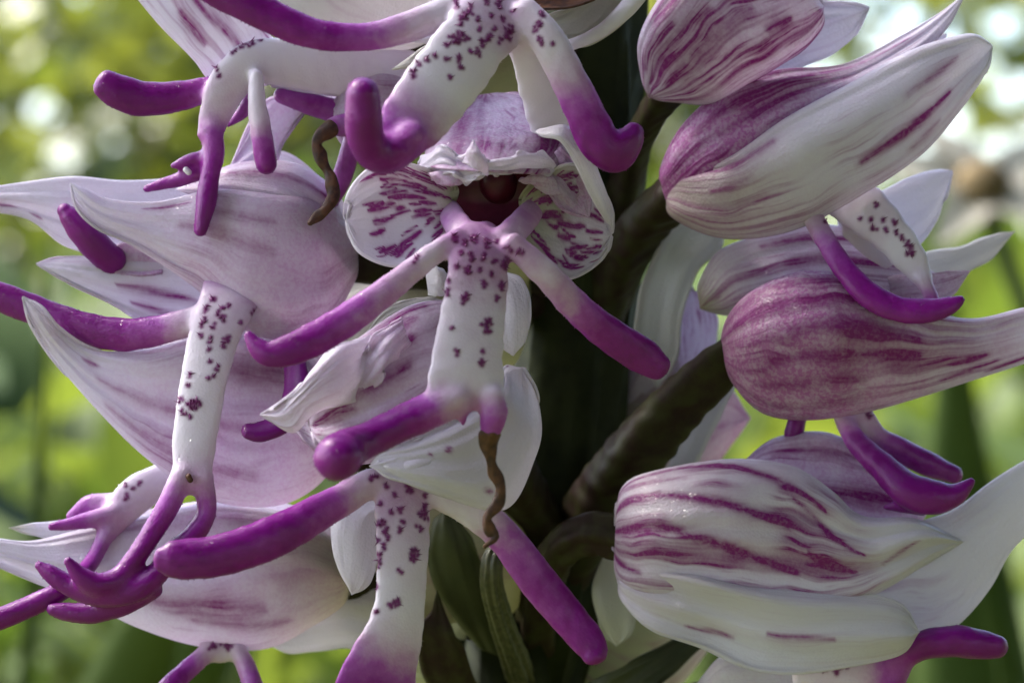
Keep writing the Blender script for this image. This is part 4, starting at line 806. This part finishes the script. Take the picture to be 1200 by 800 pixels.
shell(f, 'dorsal_sepal', [(680, 660, 330), (740, 640, 330), (800, 660, 330)], [(680, 800, 330), (740, 830, 330), (800, 800, 330)], .4, base=(645, 735, 330), tip=(850, 730, 330), tint=.3, mott=.3, grn=[(0, 1), (.6, .8), (1, .4)])
shell(f, 'lateral_sepal', [(560, 690, 320), (520, 700, 315), (490, 740, 312)], [(580, 820, 320), (540, 840, 315), (500, 830, 312)], .3, base=(620, 750, 325), tip=(470, 790, 310), tint=.2, grn=.9)

for g_ in GROUPS: fuse(g_)

# ================================================================== THE MEADOW
def leafmat(name, c1, c2, scale, transl=.4, rough=.65, spec=.2):
    b = NB(name)
    r = b.attr('rnd')
    geo = b.n('ShaderNodeNewGeometry').outputs['Position']
    n = b.noise(geo, scale, 3)
    f = b.math('ADD', b.math('MULTIPLY', r, .75), b.math('MULTIPLY', b.ramp(n, .35, .65), .35), clamp=True)
    col = b.mix(f, (*c1, 1), (*c2, 1))
    tc = b.mix(f, (c1[0] * 1.9, c1[1] * 1.7, c1[2] * .8, 1), (c2[0] * 1.9, c2[1] * 1.7, c2[2] * .8, 1))
    return b.finish(col, rough, transl=transl, tcol=tc, spec=spec)
GM = leafmat('grass_blades', (.018, .042, .010), (.075, .105, .026), 14, .38)
LM = leafmat('shrub_leaves', (.012, .030, .008), (.15, .18, .04), 6, .45, .4, .5)
DM = leafmat('light_blocker_leaves', (.015, .03, .008), (.03, .05, .012), 6, .15)  # for the added light blockers, kept dark so they bounce little light
BM = leafmat('broad_leaf', (.035, .065, .014), (.08, .12, .03), 60, .3)
def soil():
    b = NB('soil'); geo = b.n('ShaderNodeNewGeometry').outputs['Position']
    n = b.noise(geo, 9, 6, .65)
    col = b.mix(b.ramp(n, .35, .65), (.05, .075, .02, 1), (.10, .09, .045, 1))
    return b.finish(col, 1.0, b.bump(n, .6, .02), spec=0.05)
bark = NB('bark'); _g = bark.n('ShaderNodeNewGeometry').outputs['Position']; _n = bark.noise(bark.vmul(_g, (40, 40, 8)), 1, 5)
BK = bark.finish(bark.mix(_n, (.05, .038, .025, 1), (.16, .13, .10, 1)), .9, bark.bump(_n, .8, .01))

# ground: one sheet to the horizon, gently rolling near by
xs = np.concatenate([-np.geomspace(600, .4, 26), np.linspace(-.3, .3, 7), np.geomspace(.4, 600, 26)])
X, Y = np.meshgrid(xs, xs)
def hgt(x, y): 
    x = np.asarray(x, float); y = np.asarray(y, float)
    r = np.hypot(x, y)
    return (0.05 * np.sin(x * 1.3 + .7) * np.sin(y * 1.1 + .2) + .02 * np.sin(x * 4 + y * 3)) * np.clip((r - .25) / 1.5, 0, 1) * np.clip(30 / np.maximum(r, 1), 0, 1)
Zg = hgt(X, Y)
nn = len(xs); idx = np.arange(nn * nn).reshape(nn, nn)
Fg = np.stack([idx[:-1, :-1].ravel(), idx[:-1, 1:].ravel(), idx[1:, 1:].ravel(), idx[1:, :-1].ravel()], 1)
g = make_obj('ground', np.stack([X.ravel(), Y.ravel(), Zg.ravel()], 1), Fg, soil(), None, (0, 0, 0)); g['kind'] = 'structure'

def ribbon(base, L_, wdt, az, lean, curve, k=5, fold=.25):
    """a grass blade or strap leaf: bent, keeled ribbon of k+1 cross-rows"""
    t = np.linspace(0, 1, k + 1)
    th_ = lean + curve * t
    r = np.concatenate([[0], np.cumsum(np.sin((th_[1:] + th_[:-1]) / 2))]) * L_ / k
    z = np.concatenate([[0], np.cumsum(np.cos((th_[1:] + th_[:-1]) / 2))]) * L_ / k
    d = np.array([math.cos(az), math.sin(az), 0]); s = np.array([-math.sin(az), math.cos(az), 0])
    ww = wdt * np.clip(np.sin(np.pi * (t * .82 + .16)), .05, 1) / 2
    c = np.asarray(base) + r[:, None] * d + z[:, None] * np.array([0, 0, 1.0])
    up = np.array([0, 0, 1.0]) * fold - d * fold
    V = np.stack([c - s * ww[:, None] + up * ww[:, None], c, c + s * ww[:, None] + up * ww[:, None]], 1).reshape(-1, 3)
    f = []
    for i in range(k):
        a = i * 3
        f += [(a, a + 1, a + 4, a + 3), (a + 1, a + 2, a + 5, a + 4)]
    return V, f

def many(name, items, mat):
    Vs, Fs, R_, off = [], [], [], 0
    for V, f in items:
        Vs.append(V); Fs.append(np.array(f) + off); R_.append(np.full(len(V), rng.random())); off += len(V)
    return make_obj(name, np.vstack(Vs), np.vstack(Fs), mat, None, (0, 0, 0), dict(rnd=np.concatenate(R_)))

# meadow grass behind and around (uncountable)
items = []
for _ in range(4500):
    y = 0.42 + 4.0 * rng.random() ** 1.4; x = rng.uniform(-1, 1) * (0.25 + .42 * (y + .09))
    if abs(x) < .03 and y < .2: continue
    items.append(ribbon((x, y, float(hgt(x, y)) - .005), rng.uniform(.10, .30) * (1 + .12 * y), rng.uniform(.003, .0085), rng.uniform(0, 6.28), rng.uniform(0, .35), rng.uniform(.1, 1.3)))
for _ in range(2500):
    a = rng.uniform(0, 6.28); r = rng.uniform(.3, 2.5); x, y = r * math.cos(a), r * math.sin(a)
    if y > -.15 and abs(x) < .25 + .3 * y: continue
    items.append(ribbon((x, y, float(hgt(x, y)) - .005), rng.uniform(.08, .22), rng.uniform(.003, .006), rng.uniform(0, 6.28), rng.uniform(0, .35), rng.uniform(.1, 1.3)))
for _ in range(5000):      # low broad leaves of other herbs
    y = .35 + 3.5 * rng.random() ** 1.3; x = rng.uniform(-1, 1) * (.2 + .42 * (y + .09)); z = rng.uniform(.0, .22 + .05 * y)
    items.append(ribbon((x, y, float(hgt(x, y)) + z), rng.uniform(.03, .09), rng.uniform(.012, .035), rng.uniform(0, 6.28), rng.uniform(.4, 1.3), rng.uniform(-.3, 1), 4, .15))
gr = many('meadow_grass', items, GM)
gr['kind'] = 'stuff'; gr['label'] = 'blurred green meadow grass behind the orchid'; gr['category'] = 'grass'

def Pm(px, py, y):
    """point at depth y metres that the plan coordinates px, py run through"""
    k = (y / S + D) / D
    return np.array([(px - 600) * k * S, y, (400 - py) * k * S + Z0])

# single strap leaves and blades that can be told apart in the blur
def blade(name, label, p0, p1, bow, wdt, cat='leaf', mat=BM, group=None):
    p0, p1 = np.array(p0), np.array(p1)
    k = 14; t = np.linspace(0, 1, k + 1)[:, None]
    c = p0 * (1 - t) + p1 * t + np.array(bow) * np.sin(np.pi * t * .9)
    T = np.gradient(c, axis=0); T /= np.linalg.norm(T, axis=1, keepdims=True)
    s = np.cross(T, [0, 1, .15]); s /= np.linalg.norm(s, axis=1, keepdims=True); n = np.cross(s, T)
    ww = (wdt / 2 * np.clip(np.sin(np.pi * (t * .8 + .18)), .03, 1))
    top = np.stack([c - s * ww + n * ww * .3, c - s * ww * .5 + n * ww * .05, c, c + s * ww * .5 + n * ww * .05, c + s * ww + n * ww * .3], 1)
    bot = top - n[:, None, :] * wdt * .03
    V = np.concatenate([top.reshape(-1, 3), bot.reshape(-1, 3)]); m = 5 * (k + 1); f = []
    for i in range(k):
        for j in range(4):
            a = i * 5 + j; f += [(a, a + 1, a + 6, a + 5), (a + m, a + 5 + m, a + 6 + m, a + 1 + m)]
        f += [(i * 5, i * 5 + 5, i * 5 + 5 + m, i * 5 + m), (i * 5 + 4, i * 5 + 4 + m, i * 5 + 9 + m, i * 5 + 9)]
    o = make_obj(name, V, f, mat, None, p0, dict(rnd=np.full(len(V), rng.random())))
    o.location = p0; o['label'] = label; o['category'] = cat
    if group: o['group'] = group
    return o
def foot(x, y): return (x, y, float(hgt(x, y)) - .004)
B1 = Pm(60, 700, .10); B2 = Pm(330, 770, .12)
blade('broad_leaf', 'broad yellow-green leaf arching under the lowest left hood', foot(-.06, .16), Pm(300, 775, .085), (-.012, .01, .035), .020)
blade('broad_leaf', 'dark green broad leaf beside the thin hanging legs', foot(.01, .2), Pm(470, 700, .11), (-.035, .01, .03), .018)
blade('grass_blade', 'tall yellow-green grass blade left of the frosty hood', foot(-.10, .17), Pm(20, 430, .16), (.012, 0, 0), .003, 'grass')
blade('grass_blade', 'pale pinkish dry grass stalk rising behind the leftmost white points', foot(-.085, .12), Pm(0, 255, .1), (.012, 0, 0), .0028, 'grass')
blade('broad_leaf', 'green leaf glowing below the streaked purple hood', foot(.09, .2), Pm(1150, 430, .16), (-.01, .0, .02), .024)
blade('grass_blade', 'narrow bright green blade crossing behind the dark magenta arm at the bottom', foot(.07, .1), Pm(1125, 660, .09), (.004, 0, 0), .0022, 'grass')
blade('grass_blade', 'thin upright grass blade beside the pale blurred bloom', foot(.10, .13), Pm(1192, 190, .11), (.003, 0, 0), .0022, 'grass')

# a blurred pale bloom to the right
pb = Pm(1150, 225, .17)
fb = Thing('wild_flower', 'pale blurred bloom with brown centre behind the right-hand hoods', 'flower', tuple(foot(.11, .14)) + (0,))
def bgmesh(name, V, f, mat, th_): return make_obj(name, V, f, mat, th_.o, th_.origin, dict(rnd=np.full(len(V), .5)))
PW = plain_material('pale_bloom', (.36, .34, .30), (.46, .43, .38), 90, .6, .4)
BR = plain_material('brown_centre', (.08, .055, .02), (.15, .10, .035), 30, .8)
fp = np.array(foot(.11, .14)); cc = pb
V, f_ = [], []
tt = np.linspace(0, 1, 16)
for i, t in enumerate(tt):
    c = fp * (1 - t) + cc * t + np.array([.01, 0, 0]) * math.sin(math.pi * t)
    for j in range(6): V.append(c + .0011 * np.array([math.cos(j * 1.047), math.sin(j * 1.047), 0]))
for i in range(15):
    for j in range(6): f_.append((i * 6 + j, i * 6 + (j + 1) % 6, i * 6 + 6 + (j + 1) % 6, i * 6 + 6 + j))
bgmesh('flower_stalk', np.array(V), f_, GM, fb)
for k, a in enumerate((-.6, .5, 2.2, 2.9, 4.1)):
    V, f_ = ribbon((0, 0, 0), .0095 + .002 * (k % 2), .0048, 0, 1.2, .5, 5, .3)
    ca, sa = math.cos(a), math.sin(a)
    # flower head leans: petals radiate in a plane tilted to the viewer
    Rz = np.array([[ca, -sa, 0], [sa, ca, 0], [0, 0, 1]]); Rx = np.array([[1, 0, 0], [0, math.cos(1.0), -math.sin(1.0)], [0, math.sin(1.0), math.cos(1.0)]])
    bgmesh('petal', V @ Rz.T @ Rx.T + cc, f_, PW, fb)
V, f_ = [], []
for i in range(7):
    a = (i + .3) / 7 * math.pi
    for j in range(12):
        V.append(cc + 0.0034 * np.array([math.sin(a) * math.cos(j * .5236), -.7 * math.cos(a), math.sin(a) * math.sin(j * .5236)]))
for i in range(6):
    for j in range(12): f_.append((i * 12 + j, i * 12 + (j + 1) % 12, i * 12 + 12 + (j + 1) % 12, i * 12 + 12 + j))
bgmesh('flower_centre', np.array(V), f_, BR, fb)

# shrubs and trees
def shrub(name, label, x, y, h, rad, n, leaf, zc=None, cat='shrub', seed=1, squash=1.0, hollow=0.0, group=None, low=0.0, lmat=None):
    r = np.random.default_rng(seed)
    z0 = float(hgt(x, y)); base = np.array([x, y, z0 - .02]); zc = zc if zc is not None else h * .55
    th_ = Thing(name, label, cat, (x, y, z0, 0), group)
    # trunk with limbs
    V, f_ = [], []
    def limb(p0, p1, r0, r1, k=6):
        i0 = len(V); ax = (p1 - p0) / np.linalg.norm(p1 - p0); a = np.cross(ax, [.3, .9, .1]); a /= np.linalg.norm(a); b = np.cross(ax, a)
        for i in range(k + 1):
            t = i / k; c = p0 * (1 - t) + p1 * t + a * .06 * np.linalg.norm(p1 - p0) * math.sin(t * 3.1); rr = r0 * (1 - t) + r1 * t
            for j in range(7): V.append(c + rr * (math.cos(j * .8976) * a + math.sin(j * .8976) * b))
        for i in range(k):
            for j in range(7): f_.append((i0 + i * 7 + j, i0 + i * 7 + (j + 1) % 7, i0 + i * 7 + 7 + (j + 1) % 7, i0 + i * 7 + 7 + j))
    top = base + np.array([0, 0, zc])
    limb(base, top, .022 * h, .012 * h)
    for _ in range(9):
        t = r.uniform(.3, 1); d = r.normal(0, 1, 3); d[2] = abs(d[2]) + .2; d /= np.linalg.norm(d)
        limb(base * (1 - t) + top * t, base * (1 - t) + top * t + d * rad * .8, .009 * h, .003 * h)
    make_obj('trunk', np.array(V), f_, BK, th_.o, th_.origin)
    cl = r.normal(0, 1, (max(8, n // 60), 3)); cl /= np.linalg.norm(cl, axis=1, keepdims=True); cl *= (hollow + (1 - hollow) * r.random((len(cl), 1)) ** .4) * .85
    VV, FF, RR = [], [], []
    for i in range(n):
        c = cl[r.integers(len(cl))] + r.normal(0, .16, 3)
        p = base + np.array([0, 0, zc]) + c * np.array([rad, rad, rad * squash])
        if p[2] < z0 + low: p[2] = z0 + low + r.random() * .1
        nrm_ = r.normal(0, 1, 3) + np.array([0, 0, .8]); nrm_ /= np.linalg.norm(nrm_)
        a = np.cross(nrm_, r.normal(0, 1, 3)); a /= np.linalg.norm(a); b = np.cross(nrm_, a)
        l = leaf * r.uniform(.6, 1.3); i0 = len(VV)
        VV += [p - a * l * .5, p + b * l * .3 - nrm_ * l * .06, p + a * l * .5 - nrm_ * l * .12, p - b * l * .3 - nrm_ * l * .06]
        FF.append((i0, i0 + 1, i0 + 2, i0 + 3)); RR += [r.random()] * 4
    make_obj('crown', np.array(VV), FF, lmat or LM, th_.o, th_.origin, dict(rnd=np.array(RR)), smooth=False)
    return th_
# leafy crown added out of the frame to filter sun reaching the orchid
ct = np.array(sdir) * 1.0 + np.array([0, 0, Z0])
shrub('added_shade_tree', 'unseen small leafy tree added to filter the sun on the orchid', ct[0], ct[1], 1.4, .28, 1100, .04, zc=ct[2], cat='tree', seed=4, squash=.8, low=.6)
shrub('added_shade_tree', 'unseen dark tree added over the orchid to block the sky', .35, -.35, 1.7, .62, 9000, .05, zc=1.15, cat='tree', seed=5, squash=.7, low=.65, lmat=DM)  # unseen crown added overhead to cut skylight from above
# dark leafy blockers added out of view to shut off sky, left side open
for i, (nm, x, y, h, rad, lf) in enumerate((('unseen leafy light blocker added to the right of the orchid', .85, -.10, 1.7, .55, .06), ('unseen leafy light blocker added straight behind the viewer', .05, -.8, 1.7, .52, .06),
        ('second unseen light blocker added behind the viewer, nearer the right', .8, -.85, 1.7, .6, .06), ('unseen light blocker added behind the viewer, at the open left end of the row', -.5, -.9, 1.7, .5, .06))):
    shrub('light_blocker_shrub', nm, x, y, h, rad, 7000, lf, seed=60 + i, squash=1.3, low=.05, lmat=DM)
G2 = 'shrubs at the back of the meadow'
SHR = (('low bushy shrub at the left back of the meadow, below taller ones', -.80, 2.9, 1.2, .55, 2600, .055, 1.1), ('round green shrub behind the orchid spike', .05, 3.1, 1.2, .55, 4200, .055, 1.0),
       ('thin pale green shrub with bright gaps, behind the pale bloom', .85, 3.0, 1.2, .5, 1500, .055, 1.1), ('tall dark shrub towering over the low bushy one', -1.5, 4.4, 2.4, .95, 2000, .07, 1.0),
       ('tall airy shrub beyond the thin pale green one', 1.6, 4.6, 2.2, .85, 1300, .07, 1.0), ('tallest shrub at the far end of the meadow', -.1, 5.6, 2.6, 1.0, 2200, .08, .9),
       ('small leafy shrub between the low bushy one and the round one', -.38, 2.5, .9, .36, 1500, .05, 1.1))
for i, (lb, x, y, h, rad, n, lf, sq) in enumerate(SHR):
    shrub('shrub', lb, x, y, h, rad, n, lf, seed=20 + i, squash=sq, group=G2, zc=h * .48)
